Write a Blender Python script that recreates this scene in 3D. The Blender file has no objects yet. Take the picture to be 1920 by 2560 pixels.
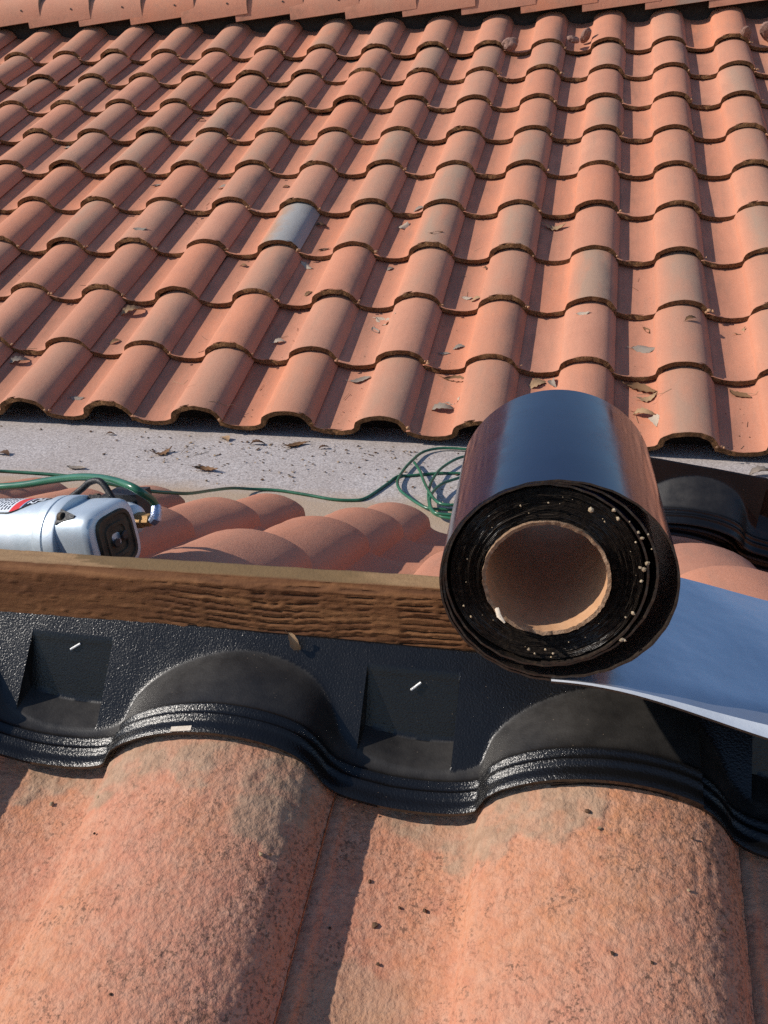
import bpy, bmesh, math, random
import numpy as np
from mathutils import Matrix, Vector, Euler

# ------------------------------------------------------------------ camera, sky, sun, exposure
scene = bpy.context.scene
COL = scene.collection
R = math.radians

cam_data = bpy.data.cameras.new("camera")
cam = bpy.data.objects.new("camera", cam_data)
COL.objects.link(cam)
CAM_RIGHT = Vector((0.97897581, 0.20366649, -0.01123923))
CAM_FWD = Vector((-0.19172644, 0.89997746, -0.39151186))
CAM_DOWN = CAM_FWD.cross(CAM_RIGHT)
m = Matrix((CAM_RIGHT, -CAM_DOWN, -CAM_FWD)).transposed().to_4x4()
m.translation = Vector((0.50128933, -2.72700786, 0.89946214))
cam.matrix_world = m
cam_data.sensor_fit = 'HORIZONTAL'
cam_data.sensor_width = 36.0
cam_data.lens = 36.0 * 2400.0 / 1920.0
cam_data.clip_start = 0.01
cam_data.clip_end = 2000.0
scene.camera = cam

TO_SUN = Vector((-1.0, -0.27, 0.67)).normalized()
SUN_ELEV = math.asin(TO_SUN.z)
SUN_AZ = math.atan2(TO_SUN.x, TO_SUN.y)          # clockwise from +Y, as the sky texture counts it
world = bpy.data.worlds.new("World")
scene.world = world
world.use_nodes = True
wn = world.node_tree
wn.nodes.clear()
w_out = wn.nodes.new("ShaderNodeOutputWorld")
w_bg = wn.nodes.new("ShaderNodeBackground")
w_sky = wn.nodes.new("ShaderNodeTexSky")
w_sky.sky_type = 'NISHITA'
w_sky.sun_disc = False
w_sky.sun_elevation = SUN_ELEV
w_sky.sun_rotation = SUN_AZ
w_sky.air_density = 1.0
w_sky.dust_density = 0.15
w_sky.ozone_density = 3.5
w_bg.inputs["Strength"].default_value = 0.118
wn.links.new(w_sky.outputs[0], w_bg.inputs["Color"])
wn.links.new(w_bg.outputs[0], w_out.inputs["Surface"])

sun_data = bpy.data.lights.new("sun", 'SUN')
sun_data.energy = 4.2
sun_data.angle = R(0.5)
sun_data.color = (1.0, 0.93, 0.84)
sun = bpy.data.objects.new("sun", sun_data)
sun.rotation_euler = TO_SUN.to_track_quat('Z', 'Y').to_euler()
sun.location = (-6, -3, 6)
COL.objects.link(sun)

vs = scene.view_settings
vs.view_transform = 'Standard'
vs.look = 'None'
vs.exposure = 0.27
vs.gamma = 1.0
vs.use_curve_mapping = False
scene.cycles.use_denoising = False
scene.cycles.max_bounces = 8

random.seed(11)
RNG = np.random.default_rng(7)

# ------------------------------------------------------------------ numbers of the place (metres)
TW = 0.30            # tile cover width
TE = 0.3358          # exposure of one course
PITCH = R(22.62)     # far roof
TILT = R(4.6)        # each tile lies flatter than its roof by this
TLEN = 0.41
GREY_Z = -0.062

# ------------------------------------------------------------------ helpers
def vnoise(x, y, seed=0):
    x = np.asarray(x, float); y = np.asarray(y, float)
    xi = np.floor(x).astype(np.int64); yi = np.floor(y).astype(np.int64)
    fx = x - xi; fy = y - yi
    fx = fx * fx * (3 - 2 * fx); fy = fy * fy * (3 - 2 * fy)
    def h(a, b):
        n = (a * 374761393 + b * 668265263 + seed * 974711) & 0x7fffffff
        n = ((n ^ (n >> 13)) * 1274126177) & 0x7fffffff
        n = n ^ (n >> 16)
        return (n & 0xffff) / 32767.5 - 1.0
    a = h(xi, yi); b = h(xi + 1, yi); c = h(xi, yi + 1); d = h(xi + 1, yi + 1)
    return (a * (1 - fx) + b * fx) * (1 - fy) + (c * (1 - fx) + d * fx) * fy

def fbm(x, y, seed=0, octaves=4, gain=0.5):
    s = 0; amp = 1; f = 1; tot = 0
    for k in range(octaves):
        s = s + amp * vnoise(x * f, y * f, seed + k * 17)
        tot += amp; amp *= gain; f *= 2.03
    return s / tot

def sstep(a, b, x):
    t = np.clip((np.asarray(x, float) - a) / (b - a), 0, 1)
    return t * t * (3 - 2 * t)

def mesh_data(name, verts, faces, mats=(), fmat=None, smooth=None, attrs=None):
    me = bpy.data.meshes.new(name)
    me.from_pydata([tuple(v) for v in verts], [], [tuple(f) for f in faces])
    for mt in mats:
        me.materials.append(mt)
    if fmat is not None:
        me.polygons.foreach_set("material_index", np.asarray(fmat, np.int32))
    if attrs:
        for k, v in attrs.items():
            a = me.attributes.new(k, 'FLOAT', 'POINT')
            a.data.foreach_set("value", np.asarray(v, np.float32))
    if smooth is not None:
        me.polygons.foreach_set("use_smooth", np.ones(len(me.polygons), bool))
        me.update()
        me.set_sharp_from_angle(angle=R(smooth))
    me.update()
    return me

def add(name, me, parent=None, loc=(0, 0, 0), rot=(0, 0, 0)):
    o = bpy.data.objects.new(name, me)
    COL.objects.link(o)
    o.rotation_mode = 'XYZ'
    o.rotation_euler = rot
    o.location = Vector(loc)
    if parent is not None:
        o.parent = parent
        o.location = Vector(loc) - parent.location
    return o

def thing(name, label, cat, loc=(0, 0, 0), group=None):
    o = bpy.data.objects.new(name, None)
    o.empty_display_size = 0.05
    COL.objects.link(o)
    o.location = loc
    return tag(o, label, cat, group)

def tag(o, label=None, cat=None, group=None, kind=None):
    if label: o["label"] = label
    if cat: o["category"] = cat
    if group: o["group"] = group
    if kind: o["kind"] = kind
    return o

def grid_faces(nu, nv, off=0, flip=False):
    """faces of a grid whose vertex (i,j) has index off + i*nv + j"""
    i, j = np.meshgrid(np.arange(nu - 1), np.arange(nv - 1), indexing='ij')
    a = off + i * nv + j; b = a + nv; c = b + 1; d = a + 1
    f = np.stack([a, b, c, d], -1).reshape(-1, 4)
    return f[:, ::-1] if flip else f

def box_geo(x0, x1, y0, y1, z0, z1):
    v = [(x0, y0, z0), (x1, y0, z0), (x1, y1, z0), (x0, y1, z0), (x0, y0, z1), (x1, y0, z1), (x1, y1, z1), (x0, y1, z1)]
    f = [(0, 3, 2, 1), (4, 5, 6, 7), (0, 1, 5, 4), (1, 2, 6, 5), (2, 3, 7, 6), (3, 0, 4, 7)]
    return v, f

class Geo:
    def __init__(self): self.v = []; self.f = []; self.m = []
    def put(self, v, f, mi=0):
        o = len(self.v)
        self.v += [tuple(p) for p in v]
        self.f += [tuple(int(i) + o for i in q) for q in f]
        self.m += [mi] * len(f)
        return self
    def mesh(self, name, mats, smooth=None):
        return mesh_data(name, self.v, self.f, mats, self.m, smooth)

def tube_geo(path, rad, n=10, caps=True):
    P = [Vector(p) for p in path]
    rads = rad if hasattr(rad, '__len__') else [rad] * len(P)
    v = []; f = []
    up = Vector((0, 0, 1))
    prev = None
    for i, p in enumerate(P):
        t = (P[min(i + 1, len(P) - 1)] - P[max(i - 1, 0)]).normalized()
        if prev is None:
            s = t.cross(up)
            if s.length < 1e-4: s = t.cross(Vector((1, 0, 0)))
            s.normalize()
        else:
            s = (prev - t * prev.dot(t)).normalized()
        prev = s
        b = t.cross(s)
        for k in range(n):
            a = 2 * math.pi * k / n
            v.append(p + (s * math.cos(a) + b * math.sin(a)) * rads[i])
    for i in range(len(P) - 1):
        for k in range(n):
            f.append((i * n + k, i * n + (k + 1) % n, (i + 1) * n + (k + 1) % n, (i + 1) * n + k))
    if caps:
        f.append(tuple(range(n))[::-1]); f.append(tuple((len(P) - 1) * n + k for k in range(n)))
    return v, f

def catmull(pts, sub=8):
    P = [Vector(p) for p in pts]
    out = []
    for i in range(len(P) - 1):
        p0 = P[max(i - 1, 0)]; p1 = P[i]; p2 = P[i + 1]; p3 = P[min(i + 2, len(P) - 1)]
        for k in range(sub):
            t = k / sub
            out.append(0.5 * ((2 * p1) + (p2 - p0) * t + (2 * p0 - 5 * p1 + 4 * p2 - p3) * t * t + (3 * p1 - p0 - 3 * p2 + p3) * t ** 3))
    out.append(P[-1])
    return out

def lathe_geo(prof, n=40):
    """profile (x, r) turned about the X axis"""
    v = []; f = []
    for x, r in prof:
        for k in range(n):
            a = 2 * math.pi * k / n
            v.append((x, r * math.cos(a), r * math.sin(a)))
    for i in range(len(prof) - 1):
        for k in range(n):
            f.append((i * n + k, i * n + (k + 1) % n, (i + 1) * n + (k + 1) % n, (i + 1) * n + k))
    f = [q[::-1] for q in f]
    f.append(tuple(range(n))); f.append(tuple((len(prof) - 1) * n + k for k in range(n))[::-1])
    return v, f

# ------------------------------------------------------------------ materials
class Nodes:
    def __init__(self, name):
        self.mat = bpy.data.materials.new(name)
        self.mat.use_nodes = True
        self.t = self.mat.node_tree
        self.b = self.t.nodes["Principled BSDF"]
    def n(self, kind, **kw):
        nd = self.t.nodes.new(kind)
        for k, v in kw.items(): setattr(nd, k, v)
        return nd
    def link(self, a, b): self.t.links.new(a, b)
    def setin(self, sock, v):
        if isinstance(v, bpy.types.NodeSocket): self.link(v, sock)
        else: sock.default_value = v
    def coord(self, out="Object"):
        return self.n("ShaderNodeTexCoord").outputs[out]
    def noise(self, vec, scale, detail=4, rough=0.55, dist=0.0, out="Fac"):
        nd = self.n("ShaderNodeTexNoise")
        self.link(vec, nd.inputs["Vector"])
        nd.inputs["Scale"].default_value = scale
        nd.inputs["Detail"].default_value = detail
        nd.inputs["Roughness"].default_value = rough
        nd.inputs["Distortion"].default_value = dist
        return nd.outputs[out]
    def voro(self, vec, scale, feature='F1', out="Distance", rnd=1.0):
        nd = self.n("ShaderNodeTexVoronoi", feature=feature)
        self.link(vec, nd.inputs["Vector"])
        nd.inputs["Scale"].default_value = scale
        nd.inputs["Randomness"].default_value = rnd
        return nd.outputs[out]
    def ramp(self, fac, stops):
        nd = self.n("ShaderNodeValToRGB")
        self.link(fac, nd.inputs["Fac"])
        el = nd.color_ramp.elements
        while len(el) < len(stops): el.new(0.5)
        for e, (p, c) in zip(el, stops):
            e.position = p
            e.color = (c, c, c, 1) if not hasattr(c, '__len__') else (*c, 1)
        return nd.outputs["Color"]
    def mix(self, fac, a, b, mode='MIX'):
        nd = self.n("ShaderNodeMix", data_type='RGBA', blend_type=mode)
        self.setin(nd.inputs[0], fac)
        self.setin(nd.inputs[6], (*a, 1) if isinstance(a, tuple) else a)
        self.setin(nd.inputs[7], (*b, 1) if isinstance(b, tuple) else b)
        return nd.outputs[2]
    def math(self, op, a, b=None, clamp=False):
        nd = self.n("ShaderNodeMath", operation=op, use_clamp=clamp)
        self.setin(nd.inputs[0], a)
        if b is not None: self.setin(nd.inputs[1], b)
        return nd.outputs[0]
    def attr(self, name):
        return self.n("ShaderNodeAttribute", attribute_name=name).outputs["Fac"]
    def vadd(self, a, b):
        nd = self.n("ShaderNodeVectorMath", operation='ADD')
        self.setin(nd.inputs[0], a); self.setin(nd.inputs[1], b)
        return nd.outputs[0]
    def vmul(self, a, b):
        nd = self.n("ShaderNodeVectorMath", operation='MULTIPLY')
        self.setin(nd.inputs[0], a); self.setin(nd.inputs[1], b)
        return nd.outputs[0]
    def bump(self, h, strength, dist, prev=None):
        nd = self.n("ShaderNodeBump")
        nd.inputs["Strength"].default_value = strength
        nd.inputs["Distance"].default_value = dist
        self.link(h, nd.inputs["Height"])
        if prev is not None: self.link(prev, nd.inputs["Normal"])
        return nd.outputs["Normal"]
    def set(self, color=None, rough=None, normal=None, metal=None, spec=None, ior=None, coat=None):
        b = self.b
        if color is not None: self.setin(b.inputs["Base Color"], (*color, 1) if isinstance(color, tuple) else color)
        if rough is not None: self.setin(b.inputs["Roughness"], rough)
        if normal is not None: self.link(normal, b.inputs["Normal"])
        if metal is not None: self.setin(b.inputs["Metallic"], metal)
        if spec is not None: self.setin(b.inputs["Specular IOR Level"], spec)
        if ior is not None: self.setin(b.inputs["IOR"], ior)
        if coat is not None: self.setin(b.inputs["Coat Weight"], coat)
        return self.mat

def objrand(N, scale=37.0):
    oi = N.n("ShaderNodeObjectInfo")
    c = N.n("ShaderNodeCombineXYZ")
    r = N.math('MULTIPLY', oi.outputs["Random"], scale)
    N.link(r, c.inputs[0]); N.link(N.math('MULTIPLY', r, 1.7), c.inputs[1]); N.link(N.math('MULTIPLY', r, 0.6), c.inputs[2])
    return oi, c.outputs[0]

def clay_material():
    """terracotta of the distant and back-slope tiles; object colour = (patina, shoulder flashing and shade, hue)"""
    N = Nodes("terracotta")
    oi, off = objrand(N)
    P = N.vadd(N.coord(), off)
    loc = N.n("ShaderNodeSeparateXYZ"); N.link(N.coord(), loc.inputs[0])
    oc = N.n("ShaderNodeSeparateColor"); N.link(oi.outputs["Color"], oc.inputs[0])
    base = N.mix(oc.outputs[2], (0.57, 0.215, 0.115), (0.47, 0.205, 0.125))
    base = N.mix(N.ramp(N.math('FRACT', N.math('MULTIPLY', oi.outputs['Random'], 7.3)), [(0.45, 0.0), (1.0, 0.7)]), base, (0.55, 0.26, 0.165))
    n1 = N.noise(P, 9, 3)
    base = N.mix(N.ramp(n1, [(0.3, 0.0), (0.7, 0.55)]), base, (0.42, 0.175, 0.11))
    streak = N.noise(N.vmul(P, (1.0, 0.12, 1.0)), 38, 4, 0.65)
    base = N.mix(N.ramp(streak, [(0.5, 0.0), (0.75, 0.45)]), base, (0.31, 0.17, 0.115))
    n2 = N.noise(P, 160, 3, 0.7)
    base = N.mix(N.ramp(n2, [(0.35, 0.0), (0.75, 0.35)]), base, (0.60, 0.30, 0.20))
    # sandy grey wash along the crown of the barrel
    u = N.math('DIVIDE', loc.outputs[0], TW)
    crown = N.math('MULTIPLY', N.ramp(u, [(0.46, 0.0), (0.62, 1.0), (0.86, 1.0), (0.97, 0.15)]), oc.outputs[0])
    nz = N.noise(N.vmul(P, (1.0, 0.35, 1.0)), 14, 4, 0.6)
    crown = N.math('MULTIPLY', crown, N.ramp(nz, [(0.28, 0.35), (0.60, 1.1)]), clamp=True)
    base = N.mix(N.math('MULTIPLY', crown, 0.85), base, (0.345, 0.235, 0.165))
    an = N.noise(P, 16, 3, 0.6)
    ash = N.math('MULTIPLY', N.ramp(N.math('ADD', u, N.math('MULTIPLY', an, 0.30)), [(0.70, 0.0), (0.92, 1.0), (1.0, 1.0)]), N.math('SUBTRACT', oc.outputs[0], 1.2), clamp=True)
    base = N.mix(N.math('MULTIPLY', ash, 2.5, clamp=True), base, (0.33, 0.31, 0.29))
    # blackish flashing on the right shoulder, part of its shade painted in too
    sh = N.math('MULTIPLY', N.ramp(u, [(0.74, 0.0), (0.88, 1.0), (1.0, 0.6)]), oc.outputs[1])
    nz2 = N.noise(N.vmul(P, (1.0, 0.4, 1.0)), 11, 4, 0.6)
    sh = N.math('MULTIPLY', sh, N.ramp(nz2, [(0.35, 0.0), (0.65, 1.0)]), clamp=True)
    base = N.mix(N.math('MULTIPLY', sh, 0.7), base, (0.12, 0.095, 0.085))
    pan = N.math('MULTIPLY', N.ramp(u, [(0.0, 1.0), (0.16, 0.8), (0.36, 0.0)]), N.ramp(N.noise(N.vmul(P, (1.0, 0.3, 1.0)), 20, 4, 0.65), [(0.42, 0.0), (0.68, 0.6)]))
    base = N.mix(pan, base, (0.24, 0.13, 0.085))
    # small dark specks
    v = N.voro(P, 75)
    gate = N.noise(P, 22, 2)
    sp = N.math('MULTIPLY', N.ramp(v, [(0.0, 1.0), (0.11, 0.0)]), N.ramp(gate, [(0.47, 0.0), (0.60, 1.0)]))
    base = N.mix(N.math('MULTIPLY', sp, 0.75), base, (0.08, 0.055, 0.04))
    b1 = N.bump(N.noise(P, 380, 3, 0.7), 0.55, 0.0014)
    b2 = N.bump(N.noise(P, 45, 3), 0.25, 0.003, b1)
    return N.set(base, 0.92, b2, spec=0.2)

def clay_edge_material():
    N = Nodes("terracotta_cut_edge")
    oi, off = objrand(N)
    P = N.vadd(N.coord(), off)
    n = N.noise(P, 130, 4, 0.7)
    c = N.ramp(n, [(0.3, (0.07, 0.038, 0.018)), (0.55, (0.22, 0.11, 0.05)), (0.75, (0.40, 0.20, 0.09))])
    b = N.bump(N.noise(N.vmul(P, (2.2, 1, 1)), 190, 4, 0.75), 1.0, 0.006)
    return N.set(c, 0.95, b, spec=0.1)

def near_clay_material():
    N = Nodes("terracotta_close")
    P = N.coord()
    oi, off = objrand(N)
    P = N.vadd(P, off)
    n1 = N.noise(P, 6, 4)
    base = N.ramp(n1, [(0.3, (0.49, 0.21, 0.135)), (0.5, (0.49, 0.208, 0.118)), (0.72, (0.49, 0.218, 0.102))])
    n2 = N.noise(P, 95, 5, 0.7)
    base = N.mix(N.ramp(n2, [(0.38, 0.0), (0.72, 0.75)]), base, (0.53, 0.30, 0.20))
    n3 = N.noise(P, 55, 4, 0.6)
    base = N.mix(N.ramp(n3, [(0.54, 0.0), (0.68, 0.45)]), base, (0.43, 0.17, 0.105))
    # dark pits and lichen specks, thicker on the shaded shoulder
    pit = N.attr("pit")
    n4 = N.noise(P, 330, 4, 0.7)
    gate = N.noise(P, 34, 3, 0.6)
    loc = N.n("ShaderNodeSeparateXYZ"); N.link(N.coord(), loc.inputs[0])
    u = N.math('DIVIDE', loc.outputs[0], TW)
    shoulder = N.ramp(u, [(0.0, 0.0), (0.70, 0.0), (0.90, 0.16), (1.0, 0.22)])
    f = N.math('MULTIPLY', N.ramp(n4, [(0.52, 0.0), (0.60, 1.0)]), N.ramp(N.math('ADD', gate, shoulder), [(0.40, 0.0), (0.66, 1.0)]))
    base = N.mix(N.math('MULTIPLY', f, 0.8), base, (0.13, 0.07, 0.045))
    base = N.mix(N.math('MULTIPLY', pit, 0.45), base, (0.16, 0.075, 0.045))
    # grey cement smears near the ridge
    mo = N.attr("mortar")
    n5 = N.noise(P, 70, 5, 0.7)
    cem = N.ramp(n5, [(0.3, (0.26, 0.165, 0.105)), (0.6, (0.40, 0.265, 0.175)), (0.8, (0.32, 0.20, 0.135))])
    base = N.mix(N.math('MULTIPLY', mo, 0.85), base, cem)
    b1 = N.bump(N.noise(P, 560, 3, 0.7), 0.6, 0.0011)
    b2 = N.bump(N.noise(P, 260, 2, 0.5), 0.65, 0.0020, b1)
    return N.set(base, 0.9, b2, spec=0.25)

def plain_noise_material(name, c1, c2, scale, rough=0.9, bump=0.4, bdist=0.002, metal=0.0, spec=0.3):
    N = Nodes(name)
    P = N.coord()
    c = N.ramp(N.noise(P, scale, 5, 0.65), [(0.3, c1), (0.7, c2)])
    return N.set(c, rough, N.bump(N.noise(P, scale * 3, 4, 0.7), bump, bdist), metal=metal, spec=spec)

def grey_floor_material():
    N = Nodes("mineral_roll_roofing")
    P = N.coord()
    n = N.noise(P, 170, 3, 0.8)
    c = N.ramp(n, [(0.33, (0.23, 0.20, 0.185)), (0.5, (0.46, 0.405, 0.375)), (0.66, (0.68, 0.61, 0.565))])
    c = N.mix(N.ramp(N.noise(P, 3.5, 4), [(0.35, 0.0), (0.7, 0.45)]), c, (0.33, 0.265, 0.225))
    # sandy dust that has gathered along the lower tiles
    loc = N.n("ShaderNodeSeparateXYZ"); N.link(P, loc.inputs[0])
    yy = N.math('ADD', loc.outputs[1], N.math('MULTIPLY', N.noise(P, 12, 4), 0.10))
    N_d = N.n("ShaderNodeMapRange"); N.link(yy, N_d.inputs[0])
    N_d.inputs[1].default_value = -0.33; N_d.inputs[2].default_value = -0.43; N_d.inputs[3].default_value = 0; N_d.inputs[4].default_value = 0.85
    c = N.mix(N_d.outputs[0], c, (0.42, 0.30, 0.20))
    b = N.bump(n, 0.7, 0.0022)
    return N.set(c, 0.95, b, spec=0.25)

def wood_material():
    N = Nodes("weathered_wood")
    P = N.coord()
    S = N.vmul(P, (1.0, 4.0, 14.0))
    n = N.noise(S, 9, 5, 0.6, 0.6)
    c = N.ramp(n, [(0.25, (0.085, 0.031, 0.012)), (0.5, (0.16, 0.065, 0.024)), (0.75, (0.25, 0.112, 0.043))])
    gr = N.attr("grain")
    c = N.mix(N.math('MULTIPLY', gr, 0.8), c, (0.05, 0.018, 0.008))
    top = N.attr("top")
    tn = N.noise(N.vmul(P, (1.0, 6.0, 1.0)), 24, 4, 0.6)
    ctop = N.ramp(tn, [(0.3, (0.27, 0.155, 0.075)), (0.7, (0.35, 0.215, 0.105))])
    stain = N.attr("stain")
    ctop = N.mix(stain, ctop, (0.19, 0.115, 0.05))
    c = N.mix(top, c, ctop)
    b1 = N.bump(N.noise(N.vmul(P, (1.0, 1.0, 3.0)), 260, 4, 0.7), 0.5, 0.0012)
    return N.set(c, 0.85, b1, spec=0.25)

def closure_material():
    N = Nodes("black_moulded_plastic")
    P = N.coord()
    dust = N.attr("dust")
    n = N.noise(P, 45, 4, 0.65)
    dm = N.math('MULTIPLY', dust, N.ramp(n, [(0.3, 0.45), (0.7, 1.0)]))
    c = N.mix(N.math('MULTIPLY', dm, 0.75), (0.003, 0.003, 0.0035), (0.046, 0.041, 0.036))
    specks = N.ramp(N.voro(P, 190), [(0.0, 1.0), (0.09, 0.0)])
    specks = N.math('MULTIPLY', specks, N.ramp(N.noise(P, 60, 2), [(0.56, 0.0), (0.66, 1.0)]))
    c = N.mix(specks, c, (0.30, 0.22, 0.15))
    rough = N.n("ShaderNodeMapRange"); N.link(dm, rough.inputs[0])
    rough.inputs[3].default_value = 0.23; rough.inputs[4].default_value = 0.55
    hz = N.noise(P, 640, 2, 0.6)
    bs = N.n("ShaderNodeBump"); bs.inputs["Distance"].default_value = 0.0011
    N.link(hz, bs.inputs["Height"])
    st = N.n("ShaderNodeMapRange"); N.link(dust, st.inputs[0]); st.inputs[3].default_value = 0.46; st.inputs[4].default_value = 0.16
    N.link(st.outputs[0], bs.inputs["Strength"])
    return N.set(c, rough.outputs[0], bs.outputs[0], spec=0.38)

def film_material():
    N = Nodes("glossy_release_film")
    P = N.coord()
    n = N.noise(P, 25, 3, 0.5)
    c = N.ramp(n, [(0.3, (0.004, 0.006, 0.022)), (0.7, (0.006, 0.009, 0.028))])
    wr = N.noise(N.vmul(P, (1.0, 0.3, 1.0)), 16, 3, 0.5)
    fine = N.noise(P, 240, 2, 0.5)
    b1 = N.bump(wr, 0.11, 0.005)
    b2 = N.bump(fine, 0.02, 0.0006, b1)
    return N.set(c, N.ramp(N.noise(P, 40, 4, 0.65), [(0.35, 0.10), (0.7, 0.20)]), b2, ior=1.57, spec=0.5)

def liner_material():
    N = Nodes("release_liner")
    P = N.coord()
    wr = N.noise(P, 14, 3, 0.5)
    c = N.ramp(wr, [(0.3, (0.52, 0.53, 0.57)), (0.7, (0.60, 0.61, 0.65))])
    b1 = N.bump(wr, 0.22, 0.008)
    b2 = N.bump(N.noise(P, 300, 2, 0.5), 0.05, 0.0006, b1)
    return N.set(c, 0.24, b2, metal=0.82)

def asphalt_edge_material():
    N = Nodes("bitumen")
    P = N.coord()
    n = N.noise(P, 300, 4, 0.7)
    c = N.ramp(n, [(0.35, (0.016, 0.012, 0.010)), (0.60, (0.036, 0.026, 0.019)), (0.8, (0.11, 0.07, 0.04))])
    return N.set(c, 0.36, N.bump(n, 0.6, 0.0010), spec=0.5)

M_CLAY = clay_material()
M_EDGE = clay_edge_material()
M_NEAR = near_clay_material()
M_DARK = plain_noise_material("roofing_felt", (0.03, 0.026, 0.024), (0.05, 0.043, 0.038), 40)
M_GREY = grey_floor_material()
M_MORTAR = plain_noise_material("mortar", (0.17, 0.09, 0.07), (0.36, 0.215, 0.165), 60, bump=0.9, bdist=0.006)
M_GROUND = plain_noise_material("dry_ground", (0.22, 0.15, 0.10), (0.32, 0.23, 0.16), 0.4)
M_WOOD = wood_material()
M_CLOS = closure_material()
M_FILM = film_material()
M_BIT = asphalt_edge_material()
M_LINER = liner_material()
M_STRIP = plain_noise_material("white_selvage", (0.62, 0.63, 0.65), (0.72, 0.73, 0.74), 60, rough=0.35, bump=0.1)
M_CARD = plain_noise_material("cardboard", (0.42, 0.225, 0.115), (0.50, 0.29, 0.16), 120, bump=0.4, bdist=0.0008)
M_CARD_RIM = plain_noise_material("frayed_cardboard_rim", (0.16, 0.085, 0.045), (0.46, 0.30, 0.19), 240, bump=0.9, bdist=0.002)

# ------------------------------------------------------------------ tile shape
# top surface across one tile, as fraction of the cover width and height above the notch
PROF = [(-0.035, -0.019), (0.0, -0.017), (0.045, -0.0225), (0.10, -0.0270), (0.16, -0.0298), (0.22, -0.0308), (0.28, -0.0296),
        (0.335, -0.0262), (0.375, -0.0215), (0.396, -0.0165), (0.404, -0.004), (0.416, 0.0055), (0.445, 0.0128), (0.485, 0.0195),
        (0.53, 0.0254), (0.585, 0.0304), (0.645, 0.0340), (0.70, 0.0354), (0.755, 0.0348), (0.81, 0.0326), (0.86, 0.0287), (0.90, 0.0240),
        (0.93, 0.0186), (0.955, 0.0118), (0.975, 0.0035), (0.990, -0.0045), (1.003, -0.0100), (1.010, -0.0130)]
PU = np.array([p[0] for p in PROF]); PZ = np.array([p[1] for p in PROF])
PUF = np.interp(PU, [-0.035, 0.22, 0.404, 0.70, 0.955, 1.01], [-0.035, 0.235, 0.440, 0.715, 0.955, 1.01])   # slightly narrower barrels of the far and back tiles
def prof_z(u): return np.interp(u, PUF, PZ)
PUN = np.interp(PU, [-0.035, 0.22, 0.404, 0.70, 0.955, 1.01], [-0.035, 0.20, 0.375, 0.690, 0.955, 1.01])
PZN = np.where(PZ < 0, PZ * 0.72, PZ)
THICK = 0.018

def prof_offset(pu, pz, d):
    """profile shifted inwards by d along its normal (metres)"""
    x = pu * TW; z = pz
    tx = np.gradient(x); tz = np.gradient(z); l = np.hypot(tx, tz)
    nx = -tz / l; nz = tx / l
    k = np.ones_like(x)
    return x - nx * d * k, z - nz * d

def tile_mesh(name, length, seed, rough_edge=0.0034, mats=None, bumpy=0.0, ny=None, chip=None):
    x = PUF * TW; z = PZ.copy(); nu = len(x)
    ys = [0.0, 0.0016, 0.006] + list(np.linspace(0.04, length, ny or 4))
    xb, zb = prof_offset(PUF, PZ, THICK)
    V = []
    for i in range(nu):
        for j, y in enumerate(ys):
            e = 0.0
            if j <= 2:
                e = rough_edge * float(fbm(x[i] * 90 + 3, seed * 7.1, seed, 3)) * (1 if j == 0 else 0.55 if j == 1 else 0.2)
                if chip is not None and abs(PU[i] - chip[0]) < chip[1] and j < 2:
                    e += chip[2] * (1 + 0.5 * math.sin(i * 5.1))
            dz = -0.0020 if j == 0 else (-0.0006 if j == 1 else 0.0)
            bz = bumpy * float(fbm(x[i] * 30 + seed, y * 30, seed + 3, 3)) if bumpy and j > 2 else 0
            V.append((x[i], y + e, z[i] + dz + bz))
    ny_ = len(ys)
    F = list(map(tuple, grid_faces(nu, ny_)))
    fm = [0] * len(F)
    off = len(V)
    for i in range(nu):
        e = rough_edge * float(fbm(x[i] * 70 + 11, seed * 3.3, seed + 5, 3))
        V.append((xb[i], 0.001 + e, zb[i])); V.append((xb[i], length, zb[i]))
    for i in range(nu - 1):
        F.append((off + 2 * i, off + 2 * i + 1, off + 2 * i + 3, off + 2 * i + 2)); fm.append(1)          # underside
        F.append((i * ny_, off + 2 * i, off + 2 * i + 2, (i + 1) * ny_)); fm.append(1)                       # front
        F.append((i * ny_ + ny_ - 1, (i + 1) * ny_ + ny_ - 1, off + 2 * i + 3, off + 2 * i + 1)); fm.append(1)
    l = (nu - 1) * ny_
    F.append(tuple([l + j for j in range(ny_)] + [off + 2 * nu - 1, off + 2 * nu - 2])[::-1]); fm.append(0)
    F.append(tuple([j for j in range(ny_)] + [off + 1, off])); fm.append(0)
    return mesh_data(name, V, F, mats or (M_CLAY, M_EDGE), fm, smooth=38)

# ------------------------------------------------------------------ far roof
def far_origin(i, j):
    return Vector((i * TW, j * TE * math.cos(PITCH), j * TE * math.sin(PITCH)))

far_roof = thing("tiled_roof", "large terracotta S-tile roof rising behind the grey valley to its ridge", "roof", (0, 0.0, GREY_Z))
FAR_A = PITCH - TILT
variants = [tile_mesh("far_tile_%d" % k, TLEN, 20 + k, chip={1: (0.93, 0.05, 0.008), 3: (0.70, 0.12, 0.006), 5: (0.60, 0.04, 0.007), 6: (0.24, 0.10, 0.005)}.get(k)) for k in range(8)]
IN_VIEW_I = range(-11, 5)
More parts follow.
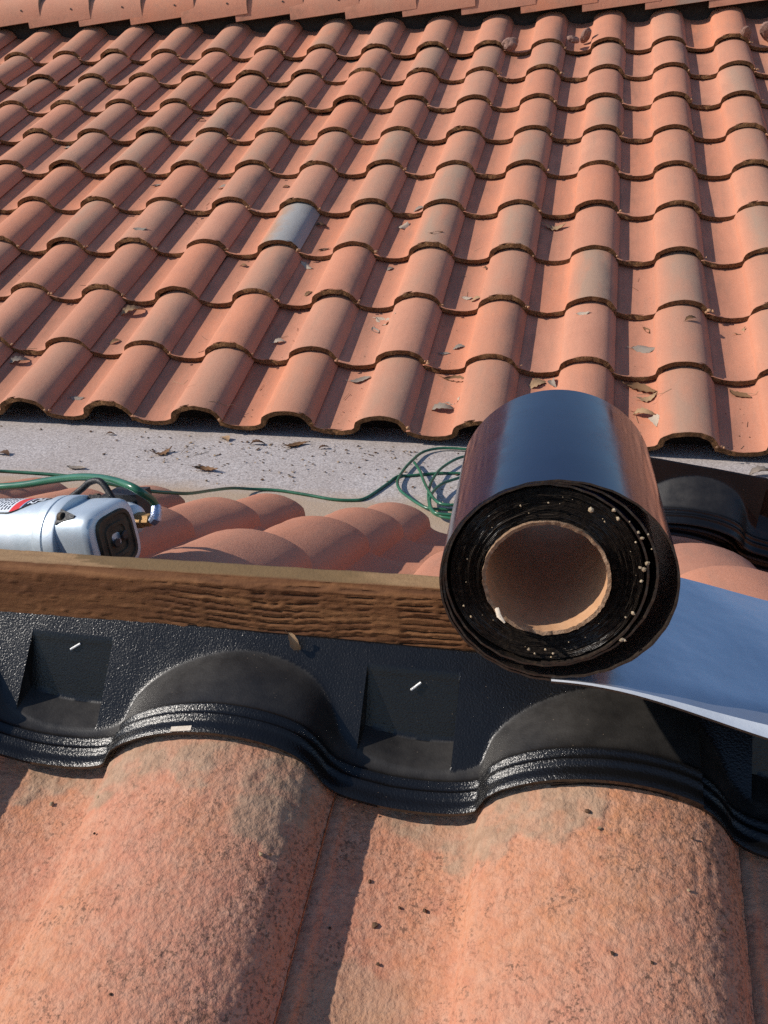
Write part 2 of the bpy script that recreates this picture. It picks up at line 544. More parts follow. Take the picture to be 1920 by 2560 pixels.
# how grey the crown is on particular tiles (column, course)
PATINA = {(-3, 3): 1.7, (-2, 3): 0.55, (-1, 4): 0.9, (0, 4): 0.3, (-1, 3): 0.95, (0, 3): 0.85, (1, 2): 1.1, (2, 2): 0.8, (3, 3): 0.9,
          (-4, 5): 0.75, (-5, 5): 0.7, (-3, 5): 0.6, (-6, 5): 0.7, (-5, 6): 0.8, (-4, 6): 0.6, (-6, 6): 0.4, (-2, 5): 0.9, (-2, 4): 0.5, (-3, 4): 0.35,
          (-1, 5): 0.45, (-8, 7): 0.5, (-7, 6): 0.5, (-5, 8): 0.35, (-2, 8): 0.7, (-1, 8): 0.5, (-4, 9): 0.7, (-3, 9): 0.4, (-2, 9): 0.3, (0, 8): 0.5,
          (3, 6): 0.4, (1, 5): 0.3, (-7, 5): 0.55, (-6, 4): 0.4, (-5, 2): 0.25, (-6, 7): 0.5, (-5, 7): 0.45, (3, 2): 0.5, (2, 5): 0.35, (0, 6): 0.25}
rr = random.Random(5)
for j in range(10):
    for i in IN_VIEW_I:
        me = variants[rr.randrange(8)]
        if (i, j) in ((-1, 3), (0, 3)): me = variants[3]
        if (i, j) in ((-4, 4), (1, 6)): me = variants[6]
        p = far_origin(i, j) + Vector((rr.uniform(-.003, .003), rr.uniform(-.007, .007), rr.uniform(-.001, .003)))
        o = add("roof_tile", me, far_roof, p, (FAR_A + (R(3.0) if j == 9 else 0) + rr.uniform(-.009, .009), rr.uniform(-.010, .010), rr.uniform(-.011, .011)))
        pat = PATINA.get((i, j), max(0.0, rr.gauss(0.22, 0.27)))
        flash_shade = min(1.0, max(0.0, rr.gauss(0.5, 0.3)))
        o.color = (pat, flash_shade, rr.random(), 1)
# tiles beyond both sides of the picture, one mass
g = Geo()
src = variants[0]
sv = np.array([v.co[:] for v in src.vertices]); sf = [tuple(p.vertices) for p in src.polygons]; sm = [p.material_index for p in src.polygons]
ca, sa = math.cos(FAR_A), math.sin(FAR_A)
for j in range(10):
    for i in list(range(-26, -11)) + list(range(5, 18)):
        p = far_origin(i, j)
        v = np.stack([sv[:, 0] + p.x, sv[:, 1] * ca - sv[:, 2] * sa + p.y, sv[:, 1] * sa + sv[:, 2] * ca + p.z - GREY_Z], 1)
        o0 = len(g.v); g.v += [tuple(q) for q in v]; g.f += [tuple(k + o0 for k in f) for f in sf]; g.m += sm
o = add("roof_tile_field", g.mesh("roof_tile_field", (M_CLAY, M_EDGE), 38), far_roof, (0, 0, GREY_Z))
tag(o, kind="stuff"); o.color = (0.1, 0.4, 0.5, 1)

# felted deck below the tiles and the rest of the building
RIDGE_V = 10.30 * TE
ry, rz = RIDGE_V * math.cos(PITCH), RIDGE_V * math.sin(PITCH)
def deck_geo(x0, x1, pts):
    n = len(pts); v = [(x0, y, z) for y, z in pts] + [(x1, y, z) for y, z in pts]
    f = [(k, (k + 1) % n, n + (k + 1) % n, n + k) for k in range(n)] + [tuple(range(n))[::-1], tuple(range(n, 2 * n))]
    return v, f
dk = 0.062
v, f = deck_geo(-8.0, 5.6, [(0.16, -dk + 0.055), (ry, rz - dk), (ry + 2.5, rz - dk - 1.05), (ry + 2.5, -2.0), (0.16, -2.0)])
bm_me = mesh_data("deck", v, f, (M_DARK,))
add("deck", bm_me, far_roof, (0, 0, 0))

# ridge caps along the top
def cap_mesh(name, length, seed):
    hw, hh, th = 0.135, 0.155, 0.02
    n = 22; V = []
    xs = [0, 0.004, length - 0.004, length]
    for s in (0, 1):
        for xi, x in enumerate(xs):
            taper = 1.0 - 0.02 * x / length
            for k in range(n):
                a = math.pi * k / (n - 1)
                cx, sx = math.cos(a), math.sin(a)
                px = -math.copysign(abs(cx) ** 0.75, cx) * (hw - s * th) * taper
                pz = abs(sx) ** 0.85 * (hh - s * th) * taper
                e = 0.002 * float(vnoise(k * 0.9, seed * 3.3 + xi, seed)) if xi in (0, 3) else 0
                V.append((x + e, px, pz))
    F = []; fm = []
    idx = lambda s, xi, k: s * len(xs) * n + xi * n + k
    for xi in range(len(xs) - 1):
        for k in range(n - 1):
            F.append((idx(0, xi, k), idx(0, xi + 1, k), idx(0, xi + 1, k + 1), idx(0, xi, k + 1))); fm.append(0)
            F.append((idx(1, xi, k), idx(1, xi, k + 1), idx(1, xi + 1, k + 1), idx(1, xi + 1, k))); fm.append(1)
        F.append((idx(0, xi, 0), idx(1, xi, 0), idx(1, xi + 1, 0), idx(0, xi + 1, 0))); fm.append(2)
        F.append((idx(0, xi, n - 1), idx(0, xi + 1, n - 1), idx(1, xi + 1, n - 1), idx(1, xi, n - 1))); fm.append(2)
    for xi, fl in ((0, False), (len(xs) - 1, True)):
        for k in range(n - 1):
            q = (idx(0, xi, k), idx(0, xi, k + 1), idx(1, xi, k + 1), idx(1, xi, k))
            F.append(q[::-1] if fl else q); fm.append(2)
    return mesh_data(name, V, F, (M_CLAY, M_EDGE, M_CAPEDGE), fm, smooth=40)
M_CAPEDGE = plain_noise_material("cap_cut_edge", (0.20, 0.14, 0.085), (0.42, 0.30, 0.20), 160, bump=0.8, bdist=0.004)
caps = [cap_mesh("ridge_cap_mesh_%d" % k, 0.40, k + 3) for k in range(3)]
hole_v, hole_f = lathe_geo([(0, 0.0055), (0.0012, 0.0055)], 10)
hole_me = mesh_data("nail_head_mesh", [(p[2], p[0], p[1]) for p in hole_v], hole_f, (M_DARK,))
CAP_E = 0.322
for k in range(-25, 17):
    x = k * CAP_E + 0.05
    c = add("ridge_cap", caps[k % 3], far_roof, (x, ry + 0.02, rz + 0.004), (rr.uniform(-.02, .02), -0.105, rr.uniform(-.015, .015)))
    c.color = (rr.choice([0.1, 0.3, 0.2]), 0.0, rr.random(), 1)
    if k == 2: c.color = (1.3, 0, 0.9, 1)
    nh = bpy.data.objects.new("nail_head", hole_me); COL.objects.link(nh); nh.parent = c
    nh.location = (0.285, -0.129, 0.066); nh.rotation_euler = (-0.25, 0, 0)

v, f = box_geo(-8.0, 5.6, ry - 0.010, ry + 0.09, rz - 0.08, rz + 0.07)
add("ridge_riser", mesh_data("ridge_riser", v, f, (M_DARK,)), far_roof, (0, 0, 0))

def lump_mesh(name, seed, size, flat=0.7, sub=3, amp=0.35):
    bm = bmesh.new()
    bmesh.ops.create_icosphere(bm, subdivisions=sub, radius=1.0)
    rv = random.Random(seed)
    for v in bm.verts:
        if sub == 1: v.co *= rv.uniform(0.62, 1.15)
        n = float(fbm(v.co.x * 1.7 + seed, v.co.y * 1.7 + v.co.z * 1.3, seed, 4))
        v.co *= 1 + amp * n
        v.co = Vector((v.co.x * size[0], v.co.y * size[1], v.co.z * size[2] * flat))
    me = bpy.data.meshes.new(name)
    bm.to_mesh(me); bm.free()
    return me
for q, (x, dv, s, sd) in enumerate([(0.02, -0.33, (0.042, 0.03, 0.045), 1), (0.34, -0.30, (0.034, 0.024, 0.024), 4), (1.30, -0.27, (0.085, 0.05, 0.055), 9),
                                    (1.17, -0.30, (0.06, 0.03, 0.025), 14), (0.40, -0.245, (0.045, 0.025, 0.024), 20)]):
    me = lump_mesh("mortar_lump_mesh_%d" % q, sd, s); me.materials.append(M_MORTAR)
    d = 9.93 * TE + dv
    add("mortar_lump", me, far_roof, (x, d * math.cos(PITCH), d * math.sin(PITCH) + 0.02), (0.3, 0.2 * q, 0.5 * q))

def far_z(x, y):
    """height of the tiled surface at a plan position on the far roof"""
    i = math.floor(x / TW); u = x / TW - i
    best = -9
    for j in range(10):
        o = far_origin(i, j)
        d = (y - o.y)
        if -0.001 <= d <= TLEN * 0.95:
            best = max(best, o.z + d * math.tan(FAR_A) + float(prof_z(u)) / math.cos(FAR_A))
    return best if best > -9 else GREY_Z

# ------------------------------------------------------------------ grey valley and the ground far below
v, f = box_geo(-8.0, 5.6, -1.0, 0.30, GREY_Z - 0.05, GREY_Z)
tag(add("valley_floor", mesh_data("valley_floor", v, f, (M_GREY,))), kind="structure")
v = [(-600, -600, -3.2), (600, -600, -3.2), (600, 600, -3.2), (-600, 600, -3.2)]
tag(add("ground", mesh_data("ground", v, [(0, 1, 2, 3)], (M_GROUND,))), kind="structure")

# ------------------------------------------------------------------ near roof
near_roof = thing("tiled_roof", "low terracotta roof in front whose open ridge carries the wooden board", "roof", (0.4, -2.0, GREY_Z))
NA = R(17.3)             # lie of the close tiles
NEAR_X0 = 0.0365
NEAR_LIP = Vector((NEAR_X0, -2.156, 0.4095))     # notch line under the closure lip

def near_tile_mesh(name, col, seed):
    nu, ny = 170, 230
    # even spacing along the profile
    qu = np.where(PUN > 0.98, 0.98 + (PUN - 0.98) * 0.55, PUN); qz = np.maximum(PZN, -0.0075) * (PUN > 0.9) + PZN * (PUN <= 0.9)
    qu = np.insert(qu, 2, [0.016, 0.026]); qz = np.insert(qz, 2, [-0.0115, -0.0122])
    s = np.concatenate([[0], np.cumsum(np.hypot(np.diff(qu * TW), np.diff(qz)))])
    t = np.linspace(0, s[-1], nu)
    x = np.interp(t, s, qu * TW); z = np.interp(t, s, qz)
    # soften the polyline
    for _ in range(1):
        z[1:-1] = 0.25 * z[:-2] + 0.5 * z[1:-1] + 0.25 * z[2:]
    tx = np.gradient(x); tz = np.gradient(z); l = np.hypot(tx, tz); nx = -tz / l; nz = tx / l
    y = np.linspace(0, TLEN, ny)
    X, Y = np.meshgrid(x, y, indexing='ij'); T = np.repeat(t[:, None], ny, 1)
    U = X / TW
    gx, gy = T + 0.37 * seed, Y
    d = 0.0003 * fbm(gx * 75, gy * 75, seed, 3, 0.6) + 0.0007 * fbm(gx * 270, gy * 270, seed + 40, 2, 0.6) + 0.0008 * vnoise(gx * 12, gy * 12, seed + 9)
    pitn = fbm(gx * 260, gy * 260, seed + 70, 2)
    pit = sstep(0.36, 0.60, pitn) * sstep(-0.25, 0.35, fbm(gx * 24, gy * 24, seed + 80, 2))
    pit = pit * (0.6 + 0.6 * sstep(0.6, 0.9, U))
    d = d - 0.0002 * pit
    d = d * (1 - 0.55 * sstep(0.99, 1.0, U))
    # cement smear: a band below the closure with ragged lower edge
    edge = 0.031 + 0.026 * fbm(gx * 17, gy * 3 + 5, seed + 90, 3) + 0.014 * fbm(gx * 75, gy * 75, seed + 95, 4)
    ylip = 0.345
    m = sstep(0, 0.006, Y - (ylip - edge)) * (0.55 + 0.45 * sstep(-0.35, 0.15, fbm(gx * 110, gy * 110, seed + 97, 3)))
    if col == 0:    # left barrel: thin smear with a blotch on the right shoulder
        keep = np.clip(sstep(0.02, 0.10, U) * (1 - sstep(0.95, 1.0, U)) * (0.35 + 0.8 * sstep(-0.25, 0.15, fbm(gx * 26, gy * 26, seed + 33, 3))), 0, 1)
        bl = 1 - sstep(0.012, 0.026, np.hypot((T - 0.300) * 0.8, (Y - 0.300)) + 0.018 * fbm(gx * 70, gy * 70, seed + 34, 4))
        m = np.clip(m * keep + 0.85 * bl, 0, 1)
    elif col == 1:  # right barrel: thick patch that stops at a broken edge
        stop = 1 - sstep(0.675, 0.690, U + 0.020 * fbm(gx * 60, gy * 60, seed + 37, 3))
        pan = 1 - sstep(0.0, 0.012, np.hypot(np.maximum(np.abs(U - 0.17) - 0.06, 0) * TW, np.maximum(np.abs(Y - 0.205) - 0.012, 0)) - 0.006 + 0.010 * fbm(gx * 60, gy * 60, seed + 38, 3))
        m = np.clip(m * stop * sstep(0.1, 0.16, U) + 0.55 * pan, 0, 1)
    else:
        m = m * 0.7
    d = d * (1 - 0.55 * m) + m * (0.0009 + 0.0009 * fbm(gx * 200, gy * 200, seed + 60, 3))
    PX = X + nx[:, None] * d; PZz = z[:, None] + nz[:, None] * d
    V = np.stack([PX, Y, PZz], -1).reshape(-1, 3)
    F = grid_faces(nu, ny)
    off = len(V)
    # free edge and underside (coarse)
    xb, zb = prof_offset(PUN, PZN, THICK * (1 - 0.72 * sstep(0.88, 0.99, PU)))
    B = []
    for i in range(len(PU)):
        B.append((xb[i], 0.0, zb[i])); B.append((xb[i], TLEN, zb[i]))
    FB = [(off + 2 * i, off + 2 * i + 1, off + 2 * i + 3, off + 2 * i + 2) for i in range(len(PU) - 1)]
    FB.append(((nu - 1) * ny, (nu - 1) * ny + ny - 1, off + 2 * len(PU) - 1, off + 2 * len(PU) - 2))
    Vall = np.concatenate([V, np.array(B)])
    Fall = [tuple(q) for q in F] + FB
    zer = np.zeros(len(B))
    return mesh_data(name, Vall, Fall, (M_NEAR,), None, smooth=55, attrs={"mortar": np.concatenate([m.reshape(-1), zer]), "pit": np.concatenate([pit.reshape(-1), zer])})

dirn = Vector((0, math.cos(NA), math.sin(NA)))
NP = R(20.7)
for c in range(-2, 4):
    o0 = NEAR_LIP + Vector((c * TW, 0, 0)) - dirn * 0.345
    if -1 <= c <= 2:
        o = add("roof_tile", near_tile_mesh("near_tile_%d" % c, c, 60 + c * 5), near_roof, o0, (NA, 0, 0))
    else:
        o = add("roof_tile", variants[abs(c)], near_roof, o0, (NA, 0, 0))
    o2 = add("roof_tile", variants[(c + 4) % 3], near_roof, o0 - Vector((0, math.cos(NP), math.sin(NP))) * TE, (NA, 0, 0))
    o.color = o2.color = (0.1, 0.3, 0.5, 1)
    if c == 2: o.location.z -= 0.003

# back slope, falling away from the board to the valley
BA = R(15.4); BP = R(20.2)
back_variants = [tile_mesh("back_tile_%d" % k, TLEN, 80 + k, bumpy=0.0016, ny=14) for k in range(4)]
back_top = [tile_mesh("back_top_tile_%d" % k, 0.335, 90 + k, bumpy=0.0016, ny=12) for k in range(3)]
BACK0 = Vector((0.312, -1.66, 0.362))
for k in range(4):
    for c in range(-4, 9):
        o0 = BACK0 + Vector((-c * TW + 2 * TW, k * TE * math.cos(BP), -k * TE * math.sin(BP)))
        me = back_top[c % 3] if k == 0 else back_variants[rr.randrange(4)]
        o = add("roof_tile", me, near_roof, o0 + Vector((rr.uniform(-.002, .002), rr.uniform(-.004, .004), 0)), (BA + rr.uniform(-.008, .008), 0, math.pi + rr.uniform(-.008, .008)))
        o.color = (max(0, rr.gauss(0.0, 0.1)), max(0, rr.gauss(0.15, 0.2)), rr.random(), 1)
v, f = deck_geo(-1.9, 2.0, [(-2.95, 0.075), (-2.06, 0.40), (-2.03, 0.40), (-0.62, -0.108), (-0.62, -2.0), (-2.95, -2.0)])
add("deck", mesh_data("near_deck", v, f, (M_DARK,)), near_roof, (0, 0, 0))

def back_z(x, y):
    best = -9
    for k in range(4):
        o = BACK0 + Vector((0, k * TE * math.cos(BP), -k * TE * math.sin(BP)))
        u = (o.x - x) / TW; u -= math.floor(u)
        d = o.y - y
        if -0.001 <= d <= (0.33 if k == 0 else TLEN * 0.95):
            best = max(best, o.z + d * math.tan(BA) + float(prof_z(u)) / math.cos(BA))
    return best if best > -9 else GREY_Z

# ------------------------------------------------------------------ ridge board
def board():
    x0, x1 = -1.2, 0.535
    y0, th, z0, z1 = -2.060, 0.031, 0.470, 0.541
    nx, nz, nt = 900, 64, 10
    xs = np.linspace(x0, x1, nx); zs = np.linspace(z0, z1, nz)
    X, Z = np.meshgrid(xs, zs, indexing='ij')
    # eroded late-wood lines that bow around a knot
    kx = 0.27
    bow = 0.010 * np.exp(-((X - kx) / 0.07) ** 2) - 0.012 * np.exp(-((X - 0.02) / 0.12) ** 2) + 0.003 * np.sin(X * 9)
    h = (Z - z0 + bow * (1 - (Z - z0) / (z1 - z0) * 0.7) + 0.0022 * fbm(X * 14, Z * 60, 3, 3) + 0.0009 * fbm(X * 120, Z * 60, 5, 2))
    ph = (h / 0.0060) % 1.0
    groove = np.exp(-((ph - 0.5) / 0.12) ** 2)
    amp = sstep(0.10, 0.24, X) * (0.55 + 0.45 * sstep(-0.3, 0.3, fbm(X * 30, Z * 120, 8, 3))) + 0.03
    broken = sstep(-0.35, 0.05, fbm(X * 85, Z * 40, 12, 2))
    groove = groove * amp * broken
    hairy = 0.0003 * fbm(X * 150, Z * 260, 14, 3)
    saw = 0.0006 * sstep(0.25, 0.6, fbm(X * 95, Z * 240, 22, 2))
    fade = sstep(z0, z0 + 0.006, Z)
    Yf = y0 + fade * (0.0024 * groove - hairy - saw + 0.0007 * (ph - 0.5) * amp)
    rnd = 0.006 * sstep(z1 - 0.008, z1, Z) ** 2
    Yf = Yf + rnd
    V = [np.stack([X, Yf, Z], -1).reshape(-1, 3)]
    grain = [groove.reshape(-1)]; top = [np.zeros(nx * nz)]; stain = [np.zeros(nx * nz)]
    ts = np.linspace(0, 1, nt)
    XT, T = np.meshgrid(xs, ts, indexing='ij')
    yedge = Yf[:, -1][:, None]
    YT = yedge + (y0 + th - yedge) * T
    ZT = z1 + 0.0008 * fbm(XT * 40, T * 3, 30, 3) - 0.003 * sstep(0.9, 1, T) - 0.0005 * (T < 0.05)
    V.append(np.stack([XT, YT, ZT], -1).reshape(-1, 3))
    grain.append(np.zeros(nx * nt)); top.append(sstep(0.0, 0.12, T + 0.08 * fbm(XT * 60, T * 2, 31, 3)).reshape(-1))
    e = 0.115 + 0.02 * fbm(XT * 10, T * 9, 33, 3) - 0.045 * T + 0.008 * vnoise(XT * 3, T * 23, 35)
    st = sstep(0, 0.004, XT - e) * (1 - sstep(0.315, 0.37, XT + 0.02 * fbm(XT * 40, T * 4, 37, 2)))
    stain.append(st.reshape(-1))
    F = [grid_faces(nx, nz), grid_faces(nx, nt, nx * nz)]
    base = nx * nz + nx * nt
    # back, bottom and end pieces
    V.append(np.array([(x0, y0 + th, z0), (x1, y0 + th, z0)]))
    for l in (grain, top, stain): l.append(np.zeros(2))
    lt = nx * nz
    extra = [(lt + nt - 1, base, base + 1, lt + (nx - 1) * nt + nt - 1)[::-1], (0, (nx - 1) * nz, base + 1, base)[::-1]]
    extra.append(tuple([0] + [k for k in range(1, nz)] + [lt + k for k in range(nt)] + [base]))
    e2 = (nx - 1)
    extra.append(tuple([e2 * nz + k for k in range(nz)] + [lt + e2 * nt + k for k in range(nt)] + [base + 1])[::-1])
    faces = [tuple(q) for q in np.concatenate(F)] + extra
    me = mesh_data("ridge_board", np.concatenate(V), faces, (M_WOOD,), None, smooth=50,
                   attrs={"grain": np.concatenate(grain), "top": np.concatenate(top), "stain": np.concatenate(stain)})
    o = add("ridge_board", me)
    # turn a touch about its middle so that it drops to the left like the real one
    piv = Vector((0.3, -2.05, 0.54))
    o.matrix_world = Matrix.Translation(piv) @ Euler((0, R(-0.9), R(0.9))).to_matrix().to_4x4() @ Matrix.Translation(-piv)
    return tag(o, "weathered brown wooden board standing on edge along the open ridge", "board")
board()

# ------------------------------------------------------------------ moulded black closures under the board
LIP_Y = -2.156; LIP_Z = 0.4234
def closure_mesh(name, xa, xb, seed, x_off=0.0):
    """strip from xa to xb; lip at y=0, board at y=0.1, heights relative to the notch of the lip"""
    step = 0.0016
    xs = list(np.arange(xa, xb, step)) + [xb]
    # sharp sides of the pockets get doubled columns
    for k in range(-6, 8):
        for e in (0.035, 0.285):
            xe = NEAR_X0 + (k + e) * TW
            if xa < xe < xb: xs += [xe - 0.0006, xe + 0.0006]
    xs = np.array(sorted(xs))
    ys = np.concatenate([[0.0, 0.0012, 0.003], np.linspace(0.005, 0.034, 24), np.linspace(0.036, 0.0955, 46)])
    X, Y = np.meshgrid(xs, ys, indexing='ij')
    U = (X - NEAR_X0) / TW; U = U - np.floor(U)
    # profile without the tile's sharp lap, rounded as moulded plastic is
    uu = np.linspace(0, 1, 1200, endpoint=False)
    pp = np.interp(uu, PUN, PZ)
    pp = np.where(uu > 0.9, np.interp(uu, [0.9, 0.945, 0.975, 1.0], [0.0240, 0.0140, 0.0010, -0.0125]), pp)
    pp = np.where(uu < 0.12, np.interp(uu, [0, 0.04, 0.12], [-0.0125, -0.020, -0.0278]), pp)
    def smooth(p, sig):
        k = np.exp(-0.5 * (np.arange(-80, 81) / sig) ** 2); k /= k.sum()
        return np.convolve(np.concatenate([p[-80:], p, p[:80]]), k, 'valid')
    wide, tight = smooth(pp, 22), smooth(pp, 6)
    wst = np.exp(-((uu - 0.376) / 0.035) ** 2)
    pp = wide * (1 - wst) + tight * wst
    pp = np.where(pp < 0, pp * 0.52, pp)
    pz = np.interp(U, np.append(uu, 1.0), np.append(pp, pp[0]))
    dome = pz + 0.24 * Y
    flange = -0.0125 + 1.25 * (Y - 0.030)
    k = 0.0030
    hmax = np.maximum(dome, flange) + k * np.exp(-np.abs(dome - flange) / k) * 0.30
    inpock = ((U > 0.035) & (U < 0.285)).astype(float)
    pfloor = -0.0145 + 2.66 * (Y - 0.0585)
    pock = np.maximum(dome + 0.0015, np.minimum(pfloor, flange))
    H = np.where((inpock > 0) & (Y < 0.0835), np.minimum(pock, hmax), hmax)
    onfl = (np.where(inpock > 0, np.minimum(pfloor, flange), flange) > dome)
    # ribs along the lip
    for c0, a, w in ((0.0135, 0.0032, 0.0026), (0.0235, 0.0030, 0.0026)):
        H = H + a * np.exp(-((Y - c0) / w) ** 2) * np.where(onfl, 0.0, 1.0)
    H = H + 0.0022 * (1 - sstep(0.006, 0.010, Y)) * 0 - 0.0015 * (1 - sstep(0.0, 0.0028, Y)) + 0.0004 * fbm(X * 35, Y * 35, seed, 2)
    ywob = 0.0016 * fbm(X * 9, X * 0 + seed, seed + 2, 2)
    dust = np.where(onfl, 0.15, 1.0) * sstep(0.020, 0.034, Y)
    dust = dust * (0.75 + 0.25 * sstep(-0.2, 0.3, fbm(X * 20, Y * 20, seed + 4, 2)))
    dust = np.maximum(dust, 0.10)
    V = np.stack([X - x_off, Y + ywob, H], -1).reshape(-1, 3)
    nu, nv = X.shape
    F = [tuple(q) for q in grid_faces(nu, nv)]
    # skirt at the lip, thickness all round
    off = len(V)
    S = V.reshape(nu, nv, 3)
    skirt = S[:, 0].copy(); skirt[:, 2] -= 0.0032; skirt[:, 1] += 0.001
    V2 = np.concatenate([V, skirt])
    for i in range(nu - 1):
        F.append((i * nv, off + i, off + i + 1, (i + 1) * nv))
    me = mesh_data(name, V2, F, (M_CLOS,), None, smooth=42, attrs={"dust": np.concatenate([dust.reshape(-1), np.zeros(nu)])})
    return me
SEAM_X = 0.606
c1 = add("ridge_closure", closure_mesh("closure_left", -0.62, SEAM_X, 3, 0.1), None, (0.1, LIP_Y, LIP_Z))
c2 = add("ridge_closure", closure_mesh("closure_right", 0.50, 1.22, 8, 0.9), None, (0.9, LIP_Y + 0.002, LIP_Z - 0.0045))
for c in (c1, c2):
    md = c.modifiers.new("thickness", 'SOLIDIFY'); md.thickness = 0.0022; md.offset = -1
tag(c1, "black moulded plastic ridge closure spanning left side below the wooden board", "closure strip", "fitted black ridge closures")
tag(c2, "black ridge closure tucked under its neighbour's end at the right edge of the picture", "closure strip", "fitted black ridge closures")

# spare closures lying in a stack beyond the roll
spare_me = closure_mesh("closure_spare", NEAR_X0 - 0.07, NEAR_X0 + 0.56, 15, NEAR_X0)
SP = [("topmost loose black closure in the stack lying behind the roll", 0.0, 0.0), ("middle loose black closure in the stack lying behind the roll", 0.010, -0.010),
      ("lowest loose black closure in the stack lying behind the roll", 0.021, -0.026)]
for q, (lab, dy, dz) in enumerate(SP):
    o = add("ridge_closure", spare_me, None, (0.492 - 0.004 * q, -1.20 + dy, 0.256 + dz), (R(32), R(7.0 + 1.2 * q), R(-1 + q)))
    md = o.modifiers.new("thickness", 'SOLIDIFY'); md.thickness = 0.0022; md.offset = -1
    tag(o, lab, "closure strip", "spare black closures in a stack")

# ------------------------------------------------------------------ roll of membrane
ROLL_F = Vector((0.4955, -2.166, 0.6155))        # centre of the front face
AX = Vector((-0.052, 1.0, 0.022)).normalized()   # away from the viewer
RX = AX.cross(Vector((0, 0, 1))).normalized()    # to the right
RZ = RX.cross(AX).normalized()
ROLL_L = 0.187
roll = thing("membrane_roll", "partly unrolled roll of black bitumen membrane with cardboard core lying across the board", "roll", (0.495, -2.06, 0.545))
def rp(x, y, z): return ROLL_F + RX * x + AX * y + RZ * z

ELL = [(-0.0755, 0.0762, -0.0752, 0.0704), (-0.0737, 0.0742, -0.0728, 0.0686), (-0.0721, 0.0565, -0.0632, 0.0670), (-0.0708, 0.0550, -0.0618, 0.0656)]
def ell(s):
    k = min(int(s), len(ELL) - 2); t = s - k
    return [a + (b - a) * t for a, b in zip(ELL[k], ELL[k + 1])]
def wrap_pt(s):
    """s counts turns from the bottom, clockwise seen from the front (left, top, right)"""
    l, r, b, t = ell(s)
    a = -math.pi / 2 - 2 * math.pi * s
    cx, cz = (l + r) / 2, (b + t) / 2
    return cx + (r - l) / 2 * math.cos(a), cz + (t - b) / 2 * math.sin(a)

def sheet_mesh(name, path, th, width_fn, nl=10, mats=None, edge_jit=0.0):
    """path: list of (x, z, ...) in roll coordinates; the left-hand side of travel is the film side"""
    P = np.array(path); n = len(P)
    d = np.gradient(P, axis=0); d /= np.linalg.norm(d, axis=1)[:, None]
    nrm = np.stack([d[:, 1], -d[:, 0]], 1)
    V = []; ls = np.linspace(0, 1, nl)
    for side in (0, 1):
        for i in range(n):
            for k, t in enumerate(ls):
                y0, y1, dz = width_fn(i, t)
                q = P[i] - (nrm[i] * th if side else 0)
                V.append(rp(q[0], y0 + (y1 - y0) * t, q[1] + dz))
    idx = lambda s, i, k: s * n * nl + i * nl + k
    F = []; fm = []
    for i in range(n - 1):
        for k in range(nl - 1):
            F.append((idx(0, i, k), idx(0, i + 1, k), idx(0, i + 1, k + 1), idx(0, i, k + 1))); fm.append(0)
            F.append((idx(1, i, k), idx(1, i, k + 1), idx(1, i + 1, k + 1), idx(1, i + 1, k))); fm.append(1)
        for k in (0, nl - 1):
            q = (idx(0, i, k), idx(1, i, k), idx(1, i + 1, k), idx(0, i + 1, k))
            F.append(q if k == 0 else q[::-1]); fm.append(2)
    for i in (0, n - 1):
        for k in range(nl - 1):
            F.append((idx(0, i, k), idx(0, i, k + 1), idx(1, i, k + 1), idx(1, i, k))); fm.append(2)
    loc = roll.location
    V = [v - loc for v in V]
    return mesh_data(name, V, F, mats, fm, smooth=40)

ss = np.linspace(0.0, 2.999, 300)
path = [wrap_pt(s) for s in ss]
wob = lambda i, t: (0.0008 * math.sin(i * 0.21) + 0.0006 * math.sin(i * 1.7), ROLL_L + 0.001 * math.sin(i * 0.13), 0.0)
# travelling clockwise seen from the front the outside is on the left-hand side
o = add("outer_wrap", sheet_mesh("outer_wrap", path, 0.0014, wob, 8, (M_BIT, M_FILM, M_BIT)), roll, roll.location)

# tail that runs off to the right over the board
tp = []
L0, R0_, B0, T0 = ELL[0]
for q in np.linspace(0, 1, 90):
    x = 0.80 * q
    z = B0 + 0.0002 - 0.040 * float(sstep(0.0, 0.26, x)) - 0.0012 * math.sin(x * 24) * float(sstep(0.05, 0.2, x))
    tp.append((x, z))
tp = tp[::-1]
def tail_w(i, t):
    x = tp[i][0]
    ws = 0.012 + 0.055 * float(sstep(0.0, 0.20, x)); t0 = t
    k_ = t * 39
    t = ws * k_ / 3 if k_ <= 3 else ws + (1 - ws) * (k_ - 3) / 36
    y0 = -0.002 - 0.004 * sstep(0, 0.30, x); y1 = ROLL_L + 0.001
    droop = -0.009 * float(1 - sstep(0.0, 0.16, t)) ** 1.5 * float(sstep(0.02, 0.18, x))
    lift = 0.0016 * math.sin(x * 31 + t * 5) * float(sstep(0.05, 0.2, x)) * (0.3 + t) 
    yy_ = y0 + (y1 - y0) * t
    return float(yy_), float(yy_), droop + lift
def tail_mesh():
    me = sheet_mesh("unrolled_tail", tp, 0.0016, tail_w, 40, (M_LINER, M_FILM, M_BIT, M_STRIP))
    n = len(tp); k = 0
    for p in me.polygons:                      # bare white strip along the near edge of the liner
        if p.material_index == 0:
            cols = [v % 40 for v in p.vertices]; row = p.vertices[0] // 40
            if max(cols) <= 3: p.material_index = 3
    return me
o = add("unrolled_tail", tail_mesh(), roll, roll.location)

